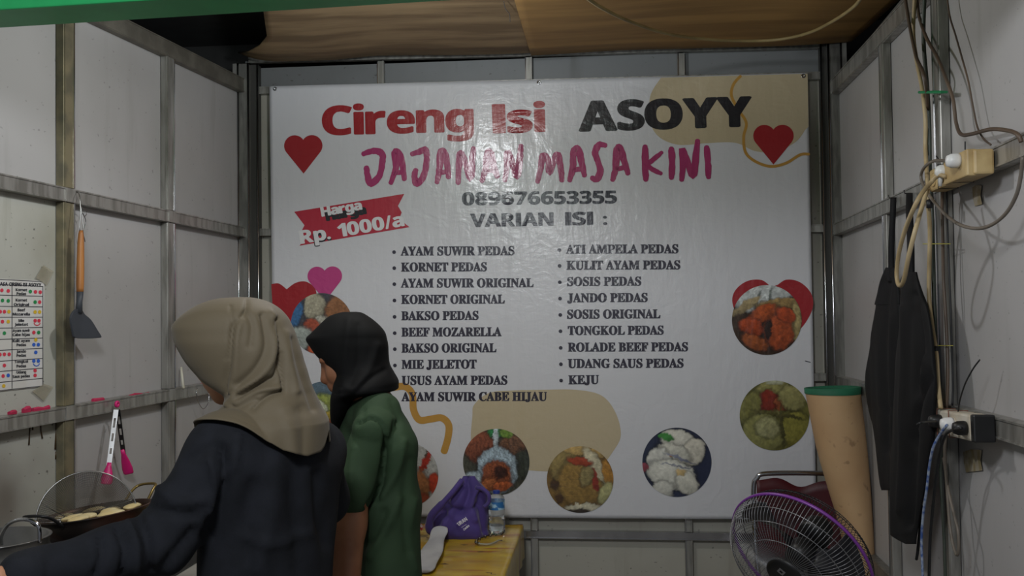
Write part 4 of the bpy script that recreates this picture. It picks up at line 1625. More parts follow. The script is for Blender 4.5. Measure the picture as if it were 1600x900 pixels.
MB().lathe([(.0001, .004), (rB * .9, .004), (rB * .9, hB * .42), (.0001, hB * .42)], Matrix.Translation((BQ.x, BQ.y, ztab)), 28).build('water', mat('water', '#f2f6f8', rough=.02, trans=1.0), bt, smooth=True)

# ribbed bracelet / key chain beside the bottle
kc = thing('key_chain', 'loose chain strap lying in front of the water bottle', 'chain', at_z(765, 843, ztab))
P_ = [at_z(x, y, ztab + .006) for x, y in ((783, 834), (770, 836), (758, 839), (746, 844), (744, 848), (752, 850), (766, 850), (780, 844))]
S_ = spline(P_, 6)
for k in range(0, len(S_) - 14, 2):
    MB().lathe([(.004, -.002), (.007, 0), (.004, .002), (.0025, 0), (.004, -.002)], frame(S_[k] + Vector((0, 0, .001)), (0, .3 if k % 4 else 1, 1 if k % 4 else .3)), 12, cap=False).build('chain_link', mat('dark_metal', '#5e5a55', rough=.35, metal=.9), kc)
MB().tube(S_[-20:], .0035, 8).build('strap', mat('strap_grey', '#9b978a', rough=.6), kc, smooth=True)

# ------------------------------------------------------------------ folding chair
YC = 4.12
fc = thing('folding_chair', 'chrome folding chair with dark red backrest behind the fan', 'chair', at_y(1250, 1010, YC))
M_RED = mat('red_vinyl', '#4a1018', '#40101a', rough=.5, bump=.1, bscale=90)
xl_, xr_ = at_y(1178, 800, YC).x, at_y(1318, 800, YC).x
ztop = at_y(1230, 740, YC).z
pts = [(xl_, YC - .35, .0), (xl_, YC - .02, ztop - .28), (xl_, YC, ztop - .07), (xl_ + .015, YC, ztop - .02), (xl_ + .06, YC, ztop), (xr_ - .06, YC, ztop), (xr_ - .015, YC, ztop - .02), (xr_, YC, ztop - .07), (xr_, YC - .02, ztop - .28), (xr_, YC - .35, .0)]
MB().tube([pts[0], pts[1]] + spline(pts[1:9], 6)[1:-1] + [pts[8], pts[9]], .0105, 12).build('frame_tube', M_CHROME, fc, smooth=True)
mb = MB()
vs = []
nx = 24
for j in range(9):
    for i in range(nx + 1):
        u = i / nx
        x = xl_ + .012 + (xr_ - xl_ - .024) * u
        top = ztop - .028 - .028 * math.exp(-((u - .53) / .17) ** 2) + .012 * math.exp(-((u - .25) / .16) ** 2)
        z = top + (ztop - .36 - top) * j / 8
        vs.append((x, YC - .012 + .012 * math.sin(u * math.pi), z))
fs = [(j * (nx + 1) + i, (j + 1) * (nx + 1) + i, (j + 1) * (nx + 1) + i + 1, j * (nx + 1) + i + 1) for j in range(8) for i in range(nx)]
mb.add(vs, fs).build('backrest', M_RED, fc, smooth=True, solid=.006)
MB().box(((xl_ + xr_) / 2, YC - .25, .44), ((xr_ - xl_) / 2 - .02, 0, 0), (0, .19, 0), (0, 0, .02)).build('seat', M_RED, fc, bevel=.015)
for x in (xl_ + .02, xr_ - .02):
    MB().tube([(x, YC - .42, .43), (x, YC + .05, .0)], .010, 10).build('leg', M_CHROME, fc, smooth=True)

# ------------------------------------------------------------------ rolled mat in the corner
rm = thing('rolled_mat', 'tall tan rolled mat with green edge leaning in the right corner', 'mat', at_y(1352, 1010, 3.85))
M_TAN = mat('tan_mat', '#c2a078', '#b5916a', rough=.7, scale=3, bump=.2, bscale=40)
ntt = M_TAN.node_tree
_b = ntt.nodes['Principled BSDF']
_s = _b.inputs['Base Color'].links[0].from_socket
_n = ntt.nodes.new('ShaderNodeTexNoise')
_n.inputs['Scale'].default_value = 26
_n.inputs['Detail'].default_value = 2
_t = ntt.nodes.new('ShaderNodeTexCoord')
ntt.links.new(_t.outputs['Object'], _n.inputs['Vector'])
_m = ntt.nodes.new('ShaderNodeMapRange')
_m.inputs['From Min'].default_value = .64
_m.inputs['From Max'].default_value = .74
_m.inputs['To Max'].default_value = .6
ntt.links.new(_n.outputs['Fac'], _m.inputs['Value'])
_x = ntt.nodes.new('ShaderNodeMix')
_x.data_type = 'RGBA'
ntt.links.new(_m.outputs[0], _x.inputs[0])
ntt.links.new(_s, _x.inputs[6])
_x.inputs[7].default_value = lin('#7c6045')
ntt.links.new(_x.outputs[2], _b.inputs['Base Color'])
YM = 3.92
LVm = [(610, 1258, 1344, .105), (640, 1264, 1347, .10), (700, 1276, 1354, .095), (760, 1293, 1359, .09), (820, 1311, 1363, .085), (880, 1322, 1366, .08), (960, 1330, 1368, .075), (1068, 1336, 1370, .07)]
A = dense(LVm, 3)
rings = loft_px(A, YM, 48)
A2 = [list(a) for a in A]
inner = []
for rg in rings[::-1]:
    c = sum(rg, Vector()) / len(rg)
    inner.append([c + (p - c) * .9 for p in rg])
MB().loft(rings + inner, cap=False).build('mat_sheet', M_TAN, rm, smooth=True)
top = rings[0]
ctop = sum(top, Vector()) / len(top)


def lift_ring(f, dz, wv=0.0):
    return [ctop + (p - ctop) * f + Vector((0, 0, dz + wv * math.sin(2 * math.pi * i / 48 + 2.2))) for i, p in enumerate(top)]


MB().loft([lift_ring(1.012, -.012), lift_ring(1.02, .012, .004), lift_ring(.95, .013, .004), lift_ring(.90, -.01)], cap=False).build('green_edge', mat('green_backing', '#1f6b4c', '#1b5d43', rough=.7), rm, smooth=True)
# spiral of inner layers seen in the open end
sp_ = []
for k in range(90):
    a = k * .22
    f = .86 - k * .0075
    p = Vector((math.cos(a), math.sin(a), 0))
    hx_ = (top[0] - ctop).length
    sp_.append(ctop + Vector((p.x * hx_ * f, p.y * .105 * f, 0)))
mb = MB()
vs = [q + Vector((0, 0, dz)) for q in sp_ for dz in (.004, -.12)]
mb.add(vs, [(2 * i, 2 * i + 1, 2 * i + 3, 2 * i + 2) for i in range(len(sp_) - 1)]).build('inner_layer', MATS['green_backing'], rm, smooth=True, solid=.004)

# ------------------------------------------------------------------ fan
M_PURP = mat('purple_plastic', '#7a3a94', '#6f3288', rough=.35)
FC = at_y(1250, 867, 2.66)
az, pi_ = .736, -.515
fdir = Vector((-math.sin(az) * math.cos(pi_), -math.cos(az) * math.cos(pi_), math.sin(pi_))).normalized()
FM = frame(FC, fdir, Vector((0, 0, 1)))
fan = thing('standing_fan', 'black standing fan with purple rim in front of the folding chair', 'fan', (FC.x, FC.y, 0))
RF = .200


def cage(sgn, dep):
    """profile (r, z) of a grille wire from the hub out to the rim"""
    pr = [(.052, dep), (.10, dep * .98), (.150, dep * .86), (.180, dep * .62), (.194, dep * .28), (RF, 0)]
    return [(r, z * sgn) for r, z in pr]


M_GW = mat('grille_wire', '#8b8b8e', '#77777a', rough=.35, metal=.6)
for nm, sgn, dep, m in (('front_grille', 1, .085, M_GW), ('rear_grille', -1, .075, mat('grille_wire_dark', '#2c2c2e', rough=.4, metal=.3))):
    mb = MB()
    prf = cage(sgn, dep)
    nW = 108
    for k in range(nW):
        a = 2 * math.pi * k / nW
        pts = []
        for i, (r, z) in enumerate(prf):
            aa = a + (.10 * (1 - r / RF) if nm == 'front_grille' else -.05)
            pts.append(FM @ Vector((r * math.cos(aa), r * math.sin(aa), z)))
        mb.tube(spline(pts, 3), .00085, 4, caps=False)
    for r, z in ((.115, dep * .965), (.165, dep * .80), (.188, dep * .45)):
        mb.tube([FM @ Vector((r * math.cos(a), r * math.sin(a), z * sgn)) for a in np.linspace(0, 2 * math.pi, 73)[:-1]], .0012, 5, closed=True)
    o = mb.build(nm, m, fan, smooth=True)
    o['kind'] = 'stuff'
MB().lathe([(RF - .002, -.0045), (RF + .003, -.004), (RF + .004, 0), (RF + .003, .004), (RF - .002, .0045), (RF - .002, -.0045)], FM, 96, cap=False).build('rim', M_PURP, fan, smooth=True)
MB().lathe([(.0001, .094), (.030, .094), (.048, .090), (.056, .084), (.056, .078), (.0001, .078)], FM, 40).build('hub_badge', M_BLACK, fan, smooth=True)
MB().lathe([(.006, .0955), (.013, .0955), (.013, .0945), (.006, .0945)], FM @ Matrix.Translation((.022, .0, 0)), 4, cap=False).build('badge_mark', M_GW, fan)
MB().lathe([(.0001, -.03), (.036, -.03), (.038, .0), (.034, .022), (.0001, .028)], FM, 32).build('blade_hub', M_BLACK, fan, smooth=True)
for k in range(3):
    a0 = k * 2 * math.pi / 3 + .4
    vs = []
    for i in range(9):
        r = .03 + .155 * i / 8
        wd = (.25 + .65 * (i / 8) ** .7)
        for j in range(7):
            t = j / 6 - .5
            a = a0 + t * wd + .25 * i / 8
            vs.append(FM @ Vector((r * math.cos(a), r * math.sin(a), .045 * -t * (1 - .3 * i / 8))))
    fs = [(i * 7 + j, i * 7 + j + 1, (i + 1) * 7 + j + 1, (i + 1) * 7 + j) for i in range(8) for j in range(6)]
    MB().add(vs, fs).build('blade', mat('smoked_blade', '#232327', rough=.3), fan, smooth=True, solid=.0025)
MB().lathe([(.0001, -.135), (.028, -.132), (.040, -.118), (.046, -.09), (.044, -.070), (.0001, -.068)], FM, 32).build('motor_housing', M_BLACK, fan, smooth=True)
hubb = FM @ Vector((0, 0, -.10))
MB().tube([(hubb.x, hubb.y, .03), (hubb.x, hubb.y, hubb.z - .04)], .014, 16).build('pole', M_CHROME, fan, smooth=True)
MB().box((hubb.x, hubb.y, hubb.z - .10), (.03, 0, 0), (0, .03, 0), (0, 0, .06)).build('tilt_joint', M_BLACK, fan, bevel=.01)
MB().lathe([(.0001, 0.0), (.20, 0.0), (.20, .012), (.16, .028), (.03, .04), (.0001, .04)], Matrix.Translation((hubb.x, hubb.y, 0)), 48).build('base', M_BLACK, fan, smooth=True)

# ------------------------------------------------------------------ aprons on the right wall
M_APR = mat('black_apron_cloth', '#0d0d0f', '#111114', rough=.75, scale=6, bump=.25, bscale=25, bdist=.004, spec=.3)


def apron(label, strap, levels, yoff, folds, seed):
    Yb = onR(levels[0][1], levels[0][0], yoff).y
    a = thing('apron', label, 'apron', onR(strap[0][0], strap[0][1], yoff))
    # hanging cloth: closed folded sheet, placed on the wall plane offset
    lv = dense(levels, 4)
    n = 56
    rings = []
    for L in lv:
        py, xl, xr, hd = L[:4]
        hd *= .65
        A_, B_ = onR(xl, py, yoff), onR(xr, py, yoff)
        c = (A_ + B_) / 2
        h = (B_ - A_) / 2
        h.z = 0
        rg = []
        for k in range(n):
            t = 2 * math.pi * k / n
            rip = 1 + .5 * math.sin(5 * t + seed) * .25
            rg.append(Vector((c.x, c.y, A_.z + (B_.z - A_.z) * (.5 + .5 * math.cos(t)))) + h * math.cos(t) + RN * hd * math.sin(t) * rip)
        rings.append(rg)
    V = [p for r in rings for p in r]
    N_ = np.array([tuple(p) for p in V])
    px = project(N_)
    disp = np.zeros(len(V))
    for (pts, wdt, amp) in folds:
        Q = np.array(spl2(pts, 6))
        dm = np.full(len(V), 1e9)
        for p, q in zip(Q[:-1], Q[1:]):
            ab = q - p
            t = np.clip(((px - p) @ ab) / max(ab @ ab, 1e-6), 0, 1)
            dm = np.minimum(dm, np.linalg.norm(px - (p + t[:, None] * ab), axis=1))
        disp += amp * np.exp(-(dm / wdt) ** 2)
    for i, p in enumerate(V):
        k = i % n
        if math.sin(2 * math.pi * k / n) > -.05:
            V[i] = p + RN * (disp[i] + .006 * mnoise.noise(Vector((p.x * 14, p.y * 14, p.z * 4 + seed))))
    mb = MB()
    mb.loft([V[i * n:(i + 1) * n] for i in range(len(rings))]).build('apron_cloth', M_APR, a, smooth=True)
    # neck strap
    rs = []
    for k, q in enumerate(spline([onR(x, y, yoff if i_ > 1 else (.045 if i_ == 0 else (.045 + yoff) / 2)) for i_, (x, y, _) in enumerate(strap)], 5)):
        w_ = np.interp(k / 5, range(len(strap)), [s[2] for s in strap])
        rs.append([q + RD * (w_ * math.cos(t)) + RN * (.010 * math.sin(t)) for t in np.linspace(0, 2 * math.pi, 13)[:-1]])
    MB().loft(rs).build('neck_strap', M_APR, a, smooth=True)
    hp_ = onR(strap[0][0], strap[0][1], .035)
    MB().tube([hp_ - RN * .004, hp_ + RN * .014, hp_ + RN * .016 + Vector((0, 0, .010))],   .002, 8).build('hook', M_BLACK, a, smooth=True)
    return a


apron('black apron hanging nearest the corner on the right wall', [(1396, 309, .012), (1395, 335, .011), (1393, 380, .010), (1393, 418, .014), (1393, 440, .035)],
      [(418, 1385, 1399, .012), (432, 1380, 1402, .018), (450, 1375, 1404, .022), (470, 1370, 1406, .026), (476, 1369, 1406, .027), (480, 1371, 1407, .027), (520, 1363, 1409, .03), (560, 1357, 1410, .03), (600, 1353, 1410, .03), (640, 1359, 1411, .03),
       (680, 1367, 1413, .028), (720, 1373, 1416, .026), (755, 1377, 1418, .024), (766, 1379, 1420, .018)], .055,
      [([(1385, 440), (1380, 560), (1384, 700)], 5, -.012), ([(1395, 500), (1396, 620), (1400, 740)], 5, .012), ([(1365, 642), (1385, 640), (1400, 638)], 3, -.006)], 1.0)
apron('longer black apron hanging in front beside the cables', [(1421, 302, .012), (1421, 330, .016), (1423, 380, .013), (1423, 425, .022), (1424, 450, .035)],
      [(425, 1416, 1431, .014), (440, 1412, 1434, .02), (460, 1410, 1440, .026), (480, 1408, 1447, .03), (520, 1405, 1454, .034), (560, 1402, 1458, .036), (600, 1400, 1461, .036), (640, 1397, 1460, .036),
       (680, 1396, 1458, .036), (720, 1394, 1452, .034), (760, 1392, 1444, .032), (800, 1391, 1436, .030), (830, 1391, 1432, .026), (838, 1394, 1431, .022), (850, 1418, 1430, .014)], .10,
      [([(1415, 480), (1412, 600), (1408, 800)], 5, .012), ([(1428, 460), (1436, 560), (1425, 700), (1420, 820)], 5, -.016), ([(1455, 590), (1440, 620), (1428, 660), (1425, 690)], 4, -.014),
       ([(1448, 560), (1442, 590), (1430, 630)], 4, .012), ([(1412, 665), (1430, 668), (1448, 664)], 3, .006)], 4.0)

# ------------------------------------------------------------------ sockets, plugs and cables on the right wall
M_SOCK = mat('yellowed_plastic', '#c0a878', '#a88e60', rough=.5, scale=12)
M_SOCK2 = mat('cream_plastic', '#cfc9bb', '#b8ad9a', rough=.45, scale=10)
M_CAB = {'cream': mat('cable_cream', '#b5a27e', '#a08c68', rough=.5), 'brown': mat('cable_brown', '#5a4a3c', '#4a3d33', rough=.5),
         'black': mat('cable_black', '#17181a', rough=.5), 'olive': mat('cable_olive', '#3a4038', rough=.5), 'grey': mat('cable_grey', '#6f665c', '#5c554d', rough=.5),
         'blue': mat('cable_blue', '#3a5590', '#9aa6b8', rough=.45, scale=60)}


def power_strip(label, px0, px1, rl, off, hh, dep, m, holes, extra=None):
    a, b = onR(*px0, off), onR(*px1, off)
    d = (b - a).normalized()
    upn = RN.cross(d)
    if upn.z < 0:
        upn = -upn
    t = thing('power_strip', label, 'power strip', (a + b) / 2)
    MB().box((a + b) / 2, (b - a) / 2, upn * hh, RN * dep).build('casing', m, t, bevel=.006)
    for f in holes:
        c = a.lerp(b, f) + RN * dep
        MB().lathe([(.0195, -.001), (.0205, .003), (.0185, .003), (.0175, -.004), (.0001, -.004)], frame(c, RN), 24).build('outlet', m, t, smooth=True)
        for q in (-1, 1):
            MB().lathe([(.0026, 0), (.0001, .0003)], frame(c + d * q * .0095 - RN * .0035, RN), 10).build('pin_hole', M_BLACK, t)
    return t, a, b, d, upn


def plug(label, c, m, outdir, cable_m=None):
    t = thing('plug', label, 'plug', c)
    MB().lathe([(.0001, 0), (.0175, 0), (.0185, .006), (.0175, .020), (.013, .030), (.0001, .033)], frame(c, RN), 24).build('plug_body', m, t, smooth=True)
    o = Vector(c) + RN * .018
    MB().tube([o, o + outdir * .020, o + outdir * .038], [.0085, .0065, .0045], 10).build('strain_relief', m, t, smooth=True)
    return t


s1, a, b, d, un = power_strip('yellowed power strip tied to the upper right wall rail', (1466, 283), (1538, 252), None, .060, .031, .024, M_SOCK, (.12, .32))
e = a.lerp(b, .66)
MB().box(a.lerp(b, .73) + RN * .026, (b - a) * .25, un * .033, RN * .012).build('cover_block', M_SOCK, s1, bevel=.004)
for f in (.28, .62):
    c = a.lerp(b, f)
    MB().tube([c + un * .033 + RN * .03, c - un * .033 + RN * .03, c - un * .033 - RN * .02, c + un * .033 - RN * .02], .0016, 6, closed=True).build('tie_wire', M_BLACK, s1)
for (x0, y0, x1, y1) in ((1508, 234, 1508, 221), (1466, 248, 1463, 244)):
    MB().tube([onR(x0, y0, .07), onR(x1, y1, .07)], .0018, 6).build('tie_end', M_BLACK, s1)
p1c = onR(1497, 253, .085)
plug('white round plug in the yellowed strip, the upper of two', onR(1499, 251, .098), M_WHITEP, -(d if d.y < 0 else -d))
plug('smaller white plug below it at the end of the yellowed strip', onR(1481, 268, .085), M_WHITEP, (Vector((0, 0, -1)) - d * .2).normalized())

s2, a2, b2, d2, un2 = power_strip('cream power strip with black end tied to the lower right wall rail', (1462, 655), (1532, 669), None, .062, .033, .024, M_SOCK2, (.08, .36, .66))
MB().box(b2 + d2 * .012 - RN * .002, d2 * .012, un2 * .034, RN * .026).build('end_cap', M_BLACK, s2, bevel=.004)
for f in (.30, .58):
    c = a2.lerp(b2, f)
    MB().tube([c + un2 * .035 + RN * .028, c - un2 * .035 + RN * .028, c - un2 * .035 - RN * .02, c + un2 * .035 - RN * .02], .0018, 6, closed=True).build('tie_wire', mat('copper_wire', '#7a5040', rough=.5), s2)
plug('black plug with lead going left out of the cream strip', onR(1470, 658, .088), M_BLACK, -d2)
plug('white plug in the middle of the cream strip', onR(1489, 663, .088), M_WHITEP, (Vector((0, 0, -1)) - d2).normalized())
plug('black plug at the right outlet of the cream strip', onR(1509, 669, .088), M_BLACK, -d2)


def cable(label, pts, col, r, ties=()):
    """pts (px,py,off) on the right wall"""
    P_ = [onR(x, y, o) for x, y, o in pts]
    t = MB().tube(spline(P_, 6), r, 8).build('cable', M_CAB[col], None, smooth=True)
    tag(t, label, 'cable')
    return t


cA = cable('thick cream cable running down the right wall post from the ceiling', [(1430, -12, .06), (1427, 50, .06), (1432, 93, .06), (1441, 140, .06), (1446, 187, .06), (1446, 233, .06), (1449, 283, .085), (1450, 315, .09), (1453, 360, .075), (1452, 420, .07), (1452, 467, .07), (1457, 513, .07), (1463, 553, .075), (1466, 600, .08), (1470, 638, .09)], 'cream', .0062)
cable('cream cable loop hanging in front of the aprons from the yellowed strip', [(1478, 276, .10), (1466, 274, .11), (1452, 288, .13), (1440, 303, .17), (1428, 325, .19), (1414, 360, .19), (1404, 398, .19), (1401, 430, .19), (1405, 446, .19), (1412, 438, .19), (1420, 400, .19), (1430, 360, .18), (1441, 322, .15), (1449, 296, .13)], 'cream', .0060)
cable('brown cable joining the cream one at the top of the post', [(1413, -12, .075), (1418, 20, .075), (1424, 55, .075), (1432, 90, .078), (1442, 112, .082), (1447, 133, .076), (1450, 170, .05)], 'brown', .0052)
cable('dark brown cable crossing right over the post then along the upper rail', [(1432, -12, .05), (1436, 25, .05), (1448, 60, .05), (1465, 90, .05), (1477, 120, .05), (1489, 155, .045), (1494, 192, .045), (1502, 210, .045), (1520, 209, .045), (1548, 202, .045), (1575, 204, .045), (1590, 210, .045), (1596, 222, .04)], 'brown', .0050)
cable('black cable running straight down the middle of the right wall post', [(1445, -12, .044), (1443, 40, .044), (1444, 80, .046), (1449, 140, .046), (1452, 200, .046), (1453, 270, .05), (1456, 330, .05), (1458, 400, .05), (1460, 480, .05), (1463, 560, .05), (1466, 625, .055)], 'olive', .0062)
cable('thin grey cable hanging on the white board right of the post', [(1479, -12, .03), (1484, 25, .03), (1493, 55, .03), (1503, 90, .03), (1513, 127, .03), (1520, 165, .03), (1527, 198, .03), (1537, 217, .035), (1548, 226, .04)], 'brown', .0026)
cable('large brown cable loop hanging below the yellowed power strip', [(1492, 252, .10), (1476, 251, .10), (1458, 252, .10), (1444, 262, .10), (1439, 277, .10), (1446, 296, .10), (1460, 316, .10), (1480, 338, .09), (1502, 352, .09), (1527, 357, .08), (1550, 351, .07), (1572, 333, .06), (1588, 305, .05), (1595, 275, .045), (1598, 245, .045)], 'grey', .0044)
cable('brown cable going down the post from the yellowed strip', [(1474, 285, .05), (1472, 320, .046), (1473, 370, .046), (1474, 430, .046), (1477, 480, .046), (1480, 540, .046), (1481, 590, .05), (1479, 640, .055)], 'brown', .0046)
cable('thin black cable at the edge of the post between the strips', [(1479, 288, .04), (1480, 340, .036), (1482, 400, .036), (1485, 470, .036), (1487, 540, .036), (1489, 600, .036), (1488, 634, .04)], 'black', .0028)
cable('brown cable doubled in a long loop below the cream strip', [(1480, 676, .07), (1476, 700, .07), (1478, 740, .06), (1481, 780, .06), (1484, 820, .06), (1489, 850, .06), (1495, 867, .06), (1498, 858, .06), (1497, 830, .06), (1491, 805, .06), (1484, 775, .06), (1478, 740, .052), (1474, 715, .052)], 'grey', .0042)
cable('blue and white twisted cable dropping from the white middle plug', [(1480, 664, .115), (1468, 680, .12), (1458, 700, .13), (1452, 730, .13), (1448, 765, .13), (1443, 800, .13), (1440, 840, .13), (1441, 880, .13), (1443, 930, .13)], 'blue', .0036)
cable('black cable dropping from the right plug of the cream strip', [(1502, 669, .115), (1488, 672, .115), (1477, 680, .115), (1469, 705, .11), (1464, 735, .11), (1460, 770, .11), (1456, 810, .11), (1453, 850, .11), (1451, 930, .11)], 'black', .0042)
cable('black lead leaving the cream strip towards the aprons', [(1462, 658, .11), (1452, 659, .14), (1440, 660, .18), (1433, 664, .19)], 'black', .0034)
cable('grey cable lying along the right wall post below the strip', [(1472, 690, .05), (1470, 740, .05), (1473, 800, .05), (1476, 860, .05), (1478, 930, .05)], 'olive', .0048)
cable('short black cable end sticking out under the long apron', [(1440, 790, .06), (1438, 820, .07), (1434, 860, .08), (1432, 874, .08)], 'black', .0045)
cable('stiff black wire pointing up from the cream power strip', [(1497, 643, .07), (1500, 625, .07), (1508, 600, .07), (1520, 577, .06), (1531, 562, .05)], 'black', .0020)
# brackets left by torn tape, small patches of peeled board
for k, (x0, y0, x1, y1, lb) in enumerate(((1519, 289, 1534, 322, 'torn brown tape patch below the yellowed power strip'), (1505, 702, 1534, 738, 'peeled brown tape patch below the cream power strip'))):
    t = thing('tape_patch', lb, 'tape', onR((x0 + x1) / 2, (y0 + y1) / 2, .002))
    g = [(x0, y0 + 4), (x0 + (x1 - x0) * .4, y0), (x1, y0 + 1), (x1 - 2, y0 + (y1 - y0) * .5), (x1 + 1, y1 - 3), (x0 + 4, y1), (x0 + 1, y0 + (y1 - y0) * .6)]
    vs = [onR(x, y, .0015) for x, y in g] + [onR(x, y, .0035) for x, y in g]
    n = len(g)
    MB().add(vs, [tuple(range(n)), tuple(range(n, 2 * n))[::-1]] + [(i, (i + 1) % n, n + (i + 1) % n, n + i) for i in range(n)]).build('tape', mat('brown_tape', '#8f8160', '#a39a88', rough=.6, scale=40), t)
# ties round the cable bundle
for k, (y, c, x0, x1, lb) in enumerate(((144, 'green_tape', 1443, 1474, 'green tie round the cables high on the post'), (381, 'yellow_tie', 1449, 1480, 'thin yellow tie round the cables beside the apron straps'), (540, 'yellow_tie', 1456, 1484, 'thin yellow tie round the cables beside the long apron'), (318, 'black_tape', 1446, 1458, 'black tape band round the cream cable'), (547, 'black_tape', 1456, 1467, 'black tape band round the cream cable above the cream strip'))):
    colr = {'green_tape': '#1d7a4c', 'yellow_tie': '#a8a04a', 'black_tape': '#15151a'}[c]
    hw = {'green_tape': .0042, 'yellow_tie': .0014, 'black_tape': .011}[c]
    of = .088 if c != 'black_tape' else .09
    if c == 'black_tape':
        xc = (x0 + x1) / 2
        of = .09 if y < 400 else .075
        p, q = onR(xc, y - 6, of), onR(xc + .5, y + 7, of)
        o = MB().tube([p, q], .0085, 12).build('tape_band', mat(c, colr, rough=.5), None, smooth=True)
    else:
        p, q = onR(x0, y, of - .02), onR(x1, y, .046)
        ring = [p + RN * .012, q + RN * .004, q - RN * .008, p - RN * .03]
        o = MB().tube(ring, hw, 6, closed=True).build('cable_tie', mat(c, colr, rough=.5), None)
    tag(o, lb, 'tie' if c != 'black_tape' else 'tape')

# cable drooping under the plywood ceiling
P_ = []
for x, y, Y in ((905, -12, 3.1), (940, 12, 3.25), (985, 34, 3.5), (1040, 52, 3.75), (1100, 61, 3.95), (1160, 64, 4.05), (1215, 62, 4.05), (1262, 52, 3.95), (1300, 34, 3.75), (1335, 10, 3.5), (1352, -14, 3.3)):
    P_.append(at_y(x, y, Y) - Vector((0, 0, .0)))
t = MB().tube(spline(P_, 6), .0065, 8).build('cable', mat('cable_ceiling', '#a39064', '#8e7c54', rough=.5), None, smooth=True)
tag(t, 'tan cable drooping under the plywood ceiling', 'cable')
# staple wires on the seam
sw = thing('wire_scrap', 'thin twisted wire hanging from the ceiling plywood seam', 'wire', at_y(795, 15, 3.7))
MB().tube(spline([at_y(787, 2, 3.6), at_y(790, 14, 3.65), at_y(796, 22, 3.7), at_y(797, 34, 3.75)], 5), .0016, 6).build('wire', M_WIRE, sw, smooth=True)

# ------------------------------------------------------------------ people


def cap_(p0, p1, r0, r1=None):
    return ('c', np.array(p0, float), np.array(p1, float), r0, r0 if r1 is None else r1)


def ell_(c, r, R=None):
    return ('e', np.array(c, float), np.array(r, float), np.eye(3) if R is None else np.array(R, float))


def sd_prim(P, q):
    if q[0] == 'c':
        _, a, b, ra, rb = q
        ab = b - a
        t = np.clip(((P - a) @ ab) / max(ab @ ab, 1e-9), 0, 1)
        return np.linalg.norm(P - (a + t[:, None] * ab), axis=1) - (ra + (rb - ra) * t)
    _, c, r, R = q
    L = (P - c) @ R                                  # R columns = local axes
    k0 = np.linalg.norm(L / r, axis=1)
    k1 = np.linalg.norm(L / (r * r), axis=1)
    return k0 * (k0 - 1) / np.maximum(k1, 1e-6)


def sd_groups(P, groups):
    out = None
    for k, prims in groups:
        acc = None
        for q in prims:
            d = sd_prim(P, q)
            if acc is None:
                acc = d
            else:
                h = np.clip(.5 + .5 * (d - acc) / k, 0, 1)
                acc = d * (1 - h) + acc * h - k * h * (1 - h)
        out = acc if out is None else np.minimum(out, acc)
    return out


def sdf_obj(name, groups, voxel, m, parent, disp=None, smooth=2):
    bm = bmesh.new()
    for k, prims in groups:
        for q in prims:
            if q[0] == 'c':
                _, a, b, ra, rb = q
                n = max(2, int(np.linalg.norm(b - a) / max(min(ra, rb) * .5, .004)) + 1)
                for t in np.linspace(0, 1, n):
                    bmesh.ops.create_icosphere(bm, subdivisions=2, radius=ra + (rb - ra) * t, matrix=Matrix.Translation(a + (b - a) * t))
            else:
                _, c, r, R = q
                M = Matrix(((R[0][0] * r[0], R[0][1] * r[1], R[0][2] * r[2], c[0]), (R[1][0] * r[0], R[1][1] * r[1], R[1][2] * r[2], c[1]),
                            (R[2][0] * r[0], R[2][1] * r[1], R[2][2] * r[2], c[2]), (0, 0, 0, 1)))
                bmesh.ops.create_icosphere(bm, subdivisions=3, radius=1.0, matrix=M)
    me = bpy.data.meshes.new('seed')
    bm.to_mesh(me)
    bm.free()
    o = bpy.data.objects.new('seed', me)
    C.objects.link(o)
    md = o.modifiers.new('r', 'REMESH')
    md.mode = 'VOXEL'
    md.voxel_size = voxel
    bpy.context.view_layer.update()
    dg = bpy.context.evaluated_depsgraph_get()
    ev = o.evaluated_get(dg)
    src = ev.to_mesh()
    nv = len(src.vertices)
    V = np.empty(nv * 3)
    src.vertices.foreach_get('co', V)
    V = V.reshape(-1, 3)
    F = [tuple(p.vertices) for p in src.polygons]
    ev.to_mesh_clear()
    bpy.data.objects.remove(o)
    bpy.data.meshes.remove(me)
    e = 1e-3
    for it in range(4):
        d = sd_groups(V, groups)
        g = np.stack([(sd_groups(V + np.eye(3)[i] * e, groups) - d) / e for i in range(3)], 1)
        gn = np.linalg.norm(g, axis=1)[:, None]
        g = g / np.maximum(gn, .3)
        V = V - g * np.clip(d, -.03, .03)[:, None]
    if disp is not None:
        V = V + g * disp(V, g)[:, None]
    mb = MB()
    mb.v = [tuple(v) for v in V]
    mb.f = F
    return mb.build(name, m, parent, smooth=True)


def fold_disp(folds, nz=.004, nsc=(9, 9, 3), seed=0.0, side=-1):
    def fn(V, g):
        d = np.array([1.3 * nz * mnoise.noise(Vector((p[0] * nsc[0] + seed, p[1] * nsc[1], p[2] * nsc[2]))) for p in V])
        px = project(V)
        near = np.clip(-g[:, 1] * 2.5 + .3, 0, 1)
        for pts, wd, amp in folds:
            Q = np.array(spl2(pts, 6))
            dm = np.full(len(V), 1e9)
            for a, b in zip(Q[:-1], Q[1:]):
                ab = b - a
                t = np.clip(((px - a) @ ab) / max(ab @ ab, 1e-6), 0, 1)
                dm = np.minimum(dm, np.linalg.norm(px - (a + t[:, None] * ab), axis=1))
            d += 1.35 * amp * np.exp(-(dm / wd) ** 2) * near
        return d
    return fn


